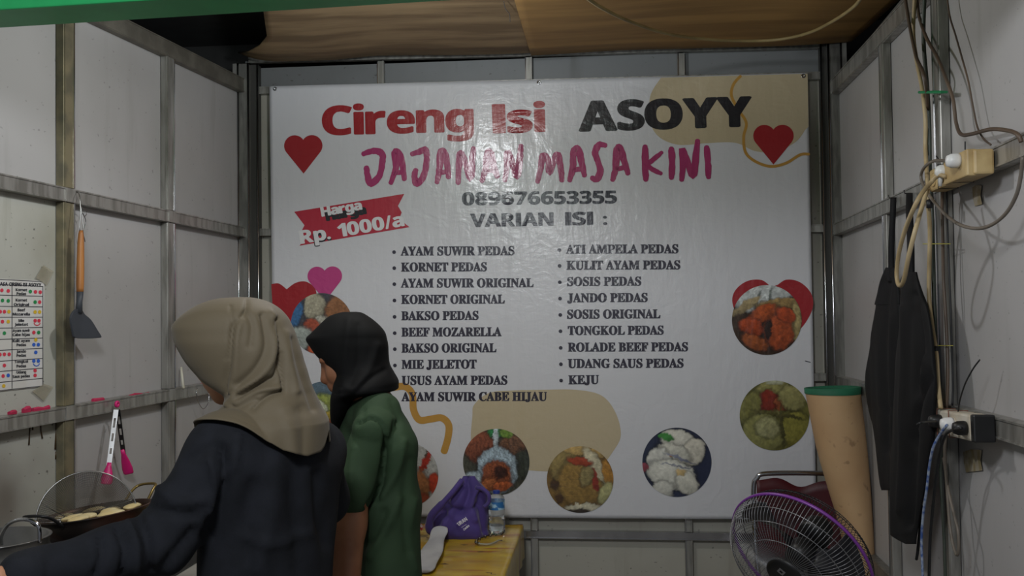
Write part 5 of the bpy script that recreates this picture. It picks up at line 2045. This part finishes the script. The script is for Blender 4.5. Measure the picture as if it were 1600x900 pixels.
def head_prims(c, f, up):
    """skull, jaw, nose, lips, chin, ears, in the frame forward f / up; returns (prims, to-world fn, R)"""
    f = Vector(f).normalized()
    up = (Vector(up) - f * Vector(up).dot(f)).normalized()
    s = up.cross(f)                                   # person's left
    R = np.array([[f[i], s[i], up[i]] for i in range(3)])
    W = lambda a, b, h: Vector(c) + f * a + s * b + up * h
    P_ = [ell_(W(-.012, 0, .025), (.096, .076, .088), R), ell_(W(.030, 0, -.035), (.060, .058, .075), R), ell_(W(.062, 0, -.088), (.020, .022, .020), R),
          cap_(W(.084, 0, .014), W(.100, 0, -.022), .007, .0105), ell_(W(.092, .010, -.026), (.010, .008, .007), R), ell_(W(.092, -.010, -.026), (.010, .008, .007), R),
          ell_(W(.083, 0, -.050), (.012, .023, .007), R), ell_(W(.081, 0, -.060), (.012, .020, .008), R),
          ell_(W(.070, .030, .030), (.016, .026, .009), R), ell_(W(.070, -.030, .030), (.016, .026, .009), R),
          ell_(W(.055, .038, -.020), (.026, .022, .026), R), ell_(W(.055, -.038, -.020), (.026, .022, .026), R),
          ell_(W(-.008, .076, -.008), (.016, .007, .028), R), ell_(W(-.008, -.076, -.008), (.016, .007, .028), R)]
    return P_, W, f, s, up


def hand_prims(wrist, d, palm_n, side, curl=.5, sz=1.0):
    """d = direction wrist->knuckles, palm_n = palm normal, side = direction of the thumb"""
    d = Vector(d).normalized()
    n = (Vector(palm_n) - d * Vector(palm_n).dot(d)).normalized()
    t = (Vector(side) - d * Vector(side).dot(d) - n * Vector(side).dot(n)).normalized()
    w_ = Vector(wrist)
    R = np.array([[d[i], t[i], n[i]] for i in range(3)])
    P_ = [ell_(w_ + d * .048 * sz, (.050 * sz, .038 * sz, .014 * sz), R)]
    for k, (off, ln) in enumerate(((.028, .070), (.0095, .078), (-.0095, .072), (-.028, .056))):
        p = w_ + d * .086 * sz + t * off * sz
        dd = d.copy()
        for j, fr_ in enumerate((.45, .32, .25)):
            dd = (dd + n * curl * (.35 + .25 * j)).normalized()
            q = p + dd * ln * fr_ * sz
            r = (.0088 - .0008 * j) * sz
            P_.append(cap_(p, q, r, r - .0008))
            p = q
    p = w_ + d * .025 * sz + t * .030 * sz
    dd = (d * .6 + t * .8 + n * .25).normalized()
    for j, l in enumerate((.036, .030, .024)):
        q = p + dd * l * sz
        P_.append(cap_(p, q, (.0125 - .0015 * j) * sz, (.0110 - .0015 * j) * sz))
        p = q
        dd = (dd + d * .35 + n * .15).normalized()
    return P_


def face_parts(W, f, s, up, root, skin_dark):
    M_EYE = mat('eye_white', '#cfc9c2', rough=.2)
    M_IRIS = mat('iris_dark', '#1c120d', rough=.15)
    M_BROW = mat('brow_hair', '#1a1412', rough=.8)
    M_LIP = mat('lips', '#7d4038', '#73382f', rough=.45)
    for b in (-.030, .030):
        bm = MB()
        c = W(.066, b, .008)
        e = MB().lathe([(.0001, -.0115), (.0065, -.0095), (.0105, -.0045), (.0115, 0), (.0105, .0045), (.0065, .0095), (.0001, .0115)], frame(c, f), 16).build('eye', M_EYE, root, smooth=True)
        MB().lathe([(.0001, .0121), (.0045, .0112), (.0052, .0100)], frame(c, f), 14, cap=False).build('iris', M_IRIS, e, smooth=True)
        MB().tube([W(.078, b * .45, .030), W(.083, b, .036), W(.068, b * 1.6, .031)], [.0022, .003, .0015], 6).build('eyebrow', M_BROW, root, smooth=True)
    MB().tube([W(.083, -.019, -.054), W(.094, -.007, -.0525), W(.0945, 0, -.0535), W(.094, .007, -.0525), W(.083, .019, -.054)], [.001, .0035, .0038, .0035, .001], 8).build('lips', M_LIP, root, smooth=True)


def PT(px, py, Y):
    return at_y(px, py, Y)


def push_out(V, groups, gap):
    if groups is None:
        return V
    for it in range(5):
        d = sd_groups(V, groups)
        g = np.stack([(sd_groups(V + np.eye(3)[i] * 1e-3, groups) - d) / 1e-3 for i in range(3)], 1)
        g /= np.maximum(np.linalg.norm(g, axis=1), .3)[:, None]
        px_ = project(V)[:, 0]
        V = V + g * (np.clip(gap - d, 0, .05) * np.clip((505 - px_) / 70, 0, 1))[:, None]
    return V


def hijab(root, levels, Y, m, folds, open_rows, nz, seed, dn_=6, n=168, ang=(100, 178), over=None):
    A = dense(levels, dn_)
    rings = loft_px(A, Y, n, 2.15)
    cen = [sum(r, Vector()) / len(r) for r in rings]
    V = np.array([tuple(p) for r in rings for p in r])
    cc = np.repeat(np.array([tuple(c) for c in cen]), n, 0)
    out = V - cc
    out /= np.maximum(np.linalg.norm(out, axis=1), 1e-6)[:, None]
    d = np.array([nz * mnoise.noise(Vector((p[0] * 10 + seed, p[1] * 10, p[2] * 4))) for p in V])
    px = project(V)
    near = np.clip(-out[:, 1] * 2.2 + .1, 0, 1)
    for pts, wd, amp in folds:
        Q = np.array(spl2(pts, 6))
        dm = np.full(len(V), 1e9)
        for a, b in zip(Q[:-1], Q[1:]):
            ab = b - a
            t = np.clip(((px - a) @ ab) / max(ab @ ab, 1e-6), 0, 1)
            dm = np.minimum(dm, np.linalg.norm(px - (a + t[:, None] * ab), axis=1))
        d += amp * np.exp(-(dm / wd) ** 2) * near
    # soft pleats on the side away from the picture
    th = np.tile(np.linspace(0, 2 * np.pi, n, endpoint=False), len(rings))
    d += .004 * np.sin(th * 11 + seed) * np.clip(out[:, 1], 0, 1)
    V = V + out * d[:, None]
    V = push_out(V, over, .011)
    mb = MB()
    mb.v = [tuple(v) for v in V]
    for i in range(len(rings) - 1):
        row_py = A[i][0]
        for k in range(n):
            a = 360.0 * k / n
            if open_rows[0] < row_py < open_rows[1]:
                t = (row_py - open_rows[0]) / (open_rows[1] - open_rows[0])
                half = (ang[1] - ang[0]) / 2 * math.sqrt(max(0.0, 1 - (2 * t - 1) ** 4))
                if ang[1] - 2 * half < a < ang[1]:
                    continue
            mb.f.append((i * n + k, i * n + (k + 1) % n, (i + 1) * n + (k + 1) % n, (i + 1) * n + k))
    mb.f.append(tuple(range(n))[::-1])
    o = mb.build('hijab', m, root, smooth=True, solid=.003)
    return o


# ---- first person: taupe headscarf, black sweatshirt, left arm stretched over the counter
M_TAUPE = mat('taupe_cloth', '#695f4d', '#625845', rough=.72, scale=3, bump=.12, bscale=220, sheen=.08)
M_SHIRT1 = mat('black_sweatshirt', '#1c1e23', '#202228', rough=.9, scale=20, bump=.25, bscale=250, spec=.2)
M_TROU = mat('dark_trousers', '#16161a', '#1b1b20', rough=.85)
M_SHOE = mat('sandal', '#2a2624', rough=.6)
W1 = PT(430, 760, 2.20)
per1 = thing('person', 'person in taupe headscarf and black long sleeve top reaching left over the wok', 'person', (W1.x, W1.y, 0))
f1 = Vector((-.86, .46, -.22)).normalized()
h1, Wh1, f1, s1_, u1 = head_prims(PT(363, 553, 2.17), f1, (-.10, 0, 1))
shL, shR = PT(352, 714, 2.04), PT(492, 706, 2.34)
elL, wrL = PT(247, 850, 1.95), PT(22, 899, 1.72)
elR, wrR = PT(508, 782, 2.40), PT(420, 850, 2.62)
nk = PT(415, 655, 2.19)
hip = PT(425, 1010, 2.22)
lat = (shL - shR).normalized()
lat.z = 0
lat.normalize()
hipL, hipR = hip + lat * .085, hip - lat * .085
kL, kR = Vector((hipL.x - .03, hipL.y + .02, .46)), Vector((hipR.x - .03, hipR.y + .02, .46))
aL, aR = Vector((hipL.x, hipL.y, .07)), Vector((hipR.x, hipR.y, .07))


def legs_body(hL, hR, kL, kR, aL, aR, fw):
    P_ = []
    for h, k, a in ((hL, kL, aL), (hR, kR, aR)):
        P_ += [cap_(h, k, .078, .050), cap_(k, a, .050, .030), cap_(a - Vector((0, 0, .03)), a + fw * .13 - Vector((0, 0, .042)), .030, .022)]
    return P_


fw1 = Vector((-.87, .45, 0)).normalized()
hd1 = (wrL - elL).normalized()
body = [(.018, h1), (.03, [cap_(PT(388, 600, 2.18), nk, .050, .055), cap_(nk, PT(425, 700, 2.2), .06, .10), cap_(shL, shR, .045), cap_(PT(410, 760, 2.13), PT(455, 760, 2.27), .080), cap_(PT(408, 900, 2.15), PT(450, 900, 2.27), .075),
                     cap_(hipL, hipR, .085), cap_(PT(428, 740, 2.2), hip, .08), cap_(shL, elL, .046, .036), cap_(elL, wrL, .037, .025), cap_(shR, elR, .046, .036), cap_(elR, wrR, .037, .025)]
                    + legs_body(hipL, hipR, kL, kR, aL, aR, fw1)),
        (.005, hand_prims(wrL, hd1, (0, .15, -1), (.1, 1, 0), .35) + [cap_(wrL - hd1 * .02, wrL + hd1 * .03, .025, .022)]),
        (.005, hand_prims(wrR, (wrR - elR), (0, 0, -1), (0, -1, .3), .5) + [cap_(wrR, wrR + (wrR - elR).normalized() * .03, .025, .022)])]
sdf_obj('body', body, .0075, M_SKIN, per1)
face_parts(Wh1, f1, s1_, u1, per1, False)
SF = [([(345, 700), (352, 740), (345, 790), (325, 840)], 9, -.020), ([(330, 720), (338, 760), (330, 800)], 7, .010), ([(372, 680), (366, 720), (352, 750)], 7, .007),
      ([(430, 720), (425, 800), (400, 890)], 16, .008), ([(470, 700), (462, 780), (470, 890)], 14, -.007), ([(395, 760), (385, 830), (392, 900)], 12, -.007),
      ([(495, 740), (500, 800), (512, 850)], 9, -.010), ([(185, 825), (196, 860), (190, 900)], 6, -.012), ([(215, 805), (232, 845), (236, 900)], 7, -.012),
      ([(158, 838), (160, 870), (150, 900)], 6, -.009), ([(200, 815), (214, 850), (214, 895)], 5, .009), ([(228, 788), (262, 800), (300, 805)], 7, -.009), ([(250, 765), (280, 785), (320, 780)], 8, .008),
      ([(60, 865), (64, 900)], 5, .004), ([(290, 720), (312, 705), (335, 690)], 7, -.006), ([(380, 840), (430, 850), (480, 835)], 9, .005), ([(300, 830), (270, 870), (250, 900)], 9, -.010)]
cuff = elL.lerp(wrL, .94)
shirt = [(.05, [cap_(shL, shR, .078), cap_(PT(392, 735, 2.10), PT(394, 990, 2.12), .112), cap_(PT(460, 735, 2.27), PT(444, 990, 2.27), .112, .112), cap_(PT(428, 735, 2.19), PT(420, 1000, 2.19), .122),
                cap_(PT(405, 672, 2.17), PT(450, 672, 2.23), .060),
                cap_(shL, elL, .074, .070)]),
         (.02, [cap_(shL.lerp(elL, .6), elL, .074, .070), cap_(elL, cuff, .068, .043)]),
         (.03, [cap_(shR, elR, .068, .058), cap_(elR, elR.lerp(wrR, .85), .056, .040)])]
shirt1 = shirt
sdf_obj('sweatshirt', shirt, .009, M_SHIRT1, per1, disp=fold_disp(SF, .007, (10, 10, 7), 2.0))
tr = [(.03, [cap_(hipL, hipR, .108)] + [q for h, k, a in ((hipL, kL, aL), (hipR, kR, aR)) for q in (cap_(h, k, .092, .075), cap_(k, a + Vector((0, 0, .03)), .075, .068))])]
sdf_obj('trousers', tr, .012, M_TROU, per1, disp=fold_disp([], .006, (9, 9, 4), 5.0))
for a in (aL, aR):
    MB().loft([[a + fw1 * (x + 0) + fw1.cross(Vector((0, 0, 1))) * w_ * sg + Vector((0, 0, z - .07)) for sg, z in ((-1, .0), (1, .0), (1, .022), (-1, .022))] for x, w_ in ((-.05, .02), (-.03, .034), (.05, .038), (.11, .042), (.15, .034), (.165, .018))]).build('sandal_sole', M_SHOE, per1, bevel=.004)

LV1 = [(465.5, 362, 386, .015), (467, 345, 398, .035), (471, 328, 412, .055), (477, 314, 425, .072), (486, 299, 437, .088), (498, 284, 447, .100), (510, 275, 453, .106), (522, 276.5, 458, .108), (535, 281, 462, .110), (550, 289, 467, .108),
       (565, 298, 471, .104), (580, 310, 476, .100), (594, 323, 480, .098), (606, 341, 484, .100), (616, 356, 487, .106), (628, 358, 492, .118), (640, 348, 497, .132), (650, 335, 503, .145), (660, 322, 508, .155)]
HF1 = [([(386, 472), (382, 490), (364, 515), (361, 560), (352, 595), (354, 612)], 4, -.009), ([(374, 500), (368, 540), (366, 590), (360, 612)], 4.5, .007), ([(360, 480), (363, 520), (355, 560)], 3, -.004),
       ([(385, 490), (394, 510), (391, 540)], 5, -.006), ([(422, 486), (432, 510), (425, 560), (405, 590), (375, 612), (357, 632)], 4.5, .010), ([(410, 495), (416, 540), (400, 575), (372, 600)], 5, -.009),
       ([(432, 500), (437, 545), (432, 585), (410, 598), (375, 618)], 5, -.015), ([(440, 552), (442, 600), (441, 610)], 3, -.014), ([(450, 520), (452, 560), (462, 610)], 6, .008),
       ([(441, 612), (415, 622), (395, 640)], 4, -.012), ([(436, 605), (400, 612), (370, 630)], 3.5, .008), ([(458, 530), (470, 580), (490, 640)], 5, -.010), ([(462, 500), (478, 570), (500, 640)], 4, .006),
       ([(470, 640), (478, 680), (486, 705)], 9, -.006), ([(400, 625), (370, 640), (345, 655)], 4, -.005), ([(445, 640), (455, 670), (470, 700)], 9, .006)]
# lower edge of the scarf: rows follow its slanting hem
def hem_y(x):
    return float(np.interp(x, [318, 345, 370, 400, 425, 440, 460, 480, 497, 504, 512], [663, 662, 667, 679, 692, 703, 709, 711, 706, 696, 672]))


A1 = dense(LV1, 6)
rows1 = [list(a) for a in A1]
hj = hijab(per1, LV1, 2.17, M_TAUPE, HF1, (512, 604), .003, 1.0, over=shirt1)
# extend the scarf from its last full row down to the slanting hem, same number of columns
me = hj.data
n = 168
base_idx = (len(A1) - 1) * n
co0 = [me.vertices[base_idx + k].co.copy() for k in range(n)]
hw_ = wm(hj)
bm = bmesh.new()
bm.from_mesh(me)
bm.verts.ensure_lookup_table()
prev = [bm.verts[base_idx + k] for k in range(n)]
cw = [hw_ @ c for c in co0]
cen = sum(cw, Vector()) / n
iw = hw_.inverted()
NR = 12
for r in range(1, NR + 1):
    cur = []
    for k in range(n):
        p = cw[k]
        px_, py0 = project(np.array([tuple(p)]))[0]
        th = 2 * math.pi * k / n
        sn_ = math.sin(th)
        yh = hem_y(px_) if sn_ < .15 else 690.0
        t = r / NR
        y_ = py0 + (max(yh, py0 + 1) - py0) * t
        o_ = (p - cen)
        o_.z = 0
        spread = 1 + .05 * t * max(0, -sn_) + .02 * t
        q = cen + o_ * spread
        tgt = at_y(px_, y_, p.y)
        rip = .004 * t * math.sin(th * 9) + .007 * t * math.exp(-((px_ - 478) / 10) ** 2)
        q = Vector((q.x, q.y - rip, tgt.z))
        q = Vector(push_out(np.array([tuple(q)]), shirt1, .011 + .003 * t)[0])
        cur.append(bm.verts.new(iw @ q))
    for k in range(n):
        f_ = bm.faces.new((prev[k], prev[(k + 1) % n], cur[(k + 1) % n], cur[k]))
        f_.smooth = True
    prev = cur
bm.to_mesh(me)
bm.free()

# ---- second person: black headscarf, green short sleeved shirt, looking down to the left
M_BLKH = mat('black_scarf', '#060607', '#08080a', rough=.8, scale=4, bump=.1, bscale=200, spec=.25)
M_SHIRT2 = mat('green_shirt', '#31452f', '#2b3d2a', rough=.8, scale=5, bump=.15, bscale=220, spec=.3)
Y2 = 2.87
W2 = PT(608, 760, Y2)
per2 = thing('person', 'person in black headscarf and dark green short sleeve shirt looking down', 'person', (W2.x, W2.y, 0))
h2, Wh2, f2, s2_, u2 = head_prims(PT(549, 561, 2.86), (-.90, -.12, -.40), (-.42, 0, .9))
shL, shR = PT(583, 672, 2.72), PT(588, 664, 3.02)
elL, wrL = PT(544, 818, 2.68), PT(538, 960, 2.62)
elR, wrR = PT(560, 810, 3.04), PT(500, 900, 3.0)
nk = PT(583, 630, Y2)
hip = PT(612, 985, Y2)
lat = Vector((.03, -1, 0)).normalized()
hipL, hipR = hip + lat * .085, hip - lat * .085
kL, kR = Vector((hipL.x - .01, hipL.y, .45)), Vector((hipR.x - .01, hipR.y, .45))
aL, aR = Vector((hipL.x + .01, hipL.y, .07)), Vector((hipR.x + .01, hipR.y, .07))
fw2 = Vector((-1, 0, 0))
body = [(.018, h2), (.03, [cap_(PT(568, 590, 2.865), nk, .048, .052), cap_(nk, PT(598, 700, Y2), .055, .07), cap_(shL + Vector((.01, .05, -.02)), shR, .034), cap_(PT(604, 740, 2.82), PT(604, 740, 2.93), .060), cap_(PT(610, 860, 2.82), PT(610, 860, 2.92), .060),
                     cap_(hipL, hipR, .078), cap_(PT(608, 740, Y2), hip, .062), cap_(shL + Vector((-.005, .0, -.03)), elL, .026, .047), cap_(elL, wrL, .049, .036), cap_(shR, elR, .044, .036), cap_(elR, wrR, .036, .026)]
                    + legs_body(hipL, hipR, kL, kR, aL, aR, fw2)),
        (.005, hand_prims(wrL, (wrL - elL) + Vector((-.03, 0, 0)), (-.2, 1, 0), (-1, 0, -.2), .4) + [cap_(wrL, wrL + (wrL - elL).normalized() * .03, .028, .022)]),
        (.005, hand_prims(wrR, (wrR - elR), (0, -.3, -1), (0, -1, .3), .5) + [cap_(wrR, wrR + (wrR - elR).normalized() * .03, .025, .022)])]
sdf_obj('body', body, .0075, M_SKIN2, per2)
face_parts(Wh2, f2, s2_, u2, per2, True)
SF2 = [([(560, 662), (578, 652), (596, 660), (604, 680), (603, 710), (592, 760), (572, 792)], 3, -.010), ([(606, 690), (600, 740), (588, 780)], 5, -.012), ([(620, 660), (614, 690), (604, 705)], 5, -.010),
       ([(630, 690), (618, 740), (596, 775)], 6, .008), ([(640, 720), (632, 790), (640, 860)], 8, -.006), ([(600, 800), (585, 840), (572, 850)], 6, -.008), ([(625, 780), (600, 830), (578, 868)], 7, .008),
       ([(612, 625), (620, 650), (622, 670)], 5, -.004), ([(568, 640), (566, 660)], 3, -.004), ([(555, 700), (548, 740), (552, 780)], 5, .005), ([(648, 780), (640, 830), (650, 890)], 5, .005)]
shirt = [(.03, [cap_(shL, shR, .060), cap_(nk + Vector((.0, 0, -.01)), PT(600, 672, Y2), .060, .075), cap_(PT(562, 684, 2.91), PT(562, 684, 2.98), .062), cap_(PT(568, 720, 2.88), PT(585, 860, 2.90), .075), cap_(PT(572, 652, 2.86), PT(584, 640, 2.92), .048), cap_(PT(578, 652, 2.79), PT(600, 640, 2.80), .044), cap_(PT(563, 655, 2.83), PT(572, 645, 2.83), .042), cap_(PT(549, 694, 2.86), PT(558, 672, 2.87), .045)] + [q for yy in (2.79, 2.87, 2.95) for q in (cap_(PT(590, 643, yy), PT(605, 700, yy), .055, .083), cap_(PT(605, 700, yy), PT(610, 790, yy), .083, .084), cap_(PT(610, 790, yy), PT(611, 960, yy), .084, .092))]),
         (.012, [cap_(shL + Vector((.004, .02, .0)), PT(556, 750, 2.69), .064, .059), cap_(PT(556, 750, 2.69), PT(549, 772, 2.685), .059, .060)]),
         (.03, [cap_(shR, elR.lerp(shR, .15), .060, .055)])]
sdf_obj('shirt', shirt, .008, M_SHIRT2, per2, disp=fold_disp(SF2, .005, (10, 10, 6), 7.0))
tr = [(.03, [cap_(hipL, hipR, .098)] + [q for h, k, a in ((hipL, kL, aL), (hipR, kR, aR)) for q in (cap_(h, k, .085, .07), cap_(k, a + Vector((0, 0, .03)), .07, .062))])]
sdf_obj('trousers', tr, .012, M_TROU, per2, disp=fold_disp([], .006, (9, 9, 4), 9.0))
for a in (aL, aR):
    MB().loft([[a + fw2 * x + Vector((0, w_ * sg, z - .07)) for sg, z in ((-1, .0), (1, .0), (1, .022), (-1, .022))] for x, w_ in ((-.05, .02), (-.03, .034), (.05, .038), (.11, .042), (.15, .034), (.165, .018))]).build('sandal_sole', M_SHOE, per2, bevel=.004)
LV2 = [(488, 538, 556, .012), (489.5, 529, 564, .03), (494, 516, 572, .05), (501, 507, 582, .066), (511, 497, 593, .080), (520, 488, 600, .087), (529, 480, 603, .090), (540, 486, 605, .092), (554, 496, 605.5, .092), (570, 513, 607, .092),
       (583, 526, 613, .098), (595, 526, 619, .110), (603, 525, 619, .118), (610, 524, 616, .118), (614, 523, 590, .110), (621, 522, 560, .095), (634, 521, 550, .08), (646, 520, 543, .065), (660, 521, 534, .045), (675, 524, 528, .02)]
HF2 = [([(545, 500), (540, 550), (535, 600)], 6, .005), ([(590, 540), (575, 580), (550, 610)], 6, .006), ([(600, 580), (575, 595), (550, 620)], 5, -.007), ([(560, 510), (560, 560), (548, 600)], 6, -.005), ([(533, 610), (531, 650)], 4, .004)]
hijab(per2, LV2, 2.865, M_BLKH, HF2, (533, 585), .003, 4.0, ang=(60, 178))
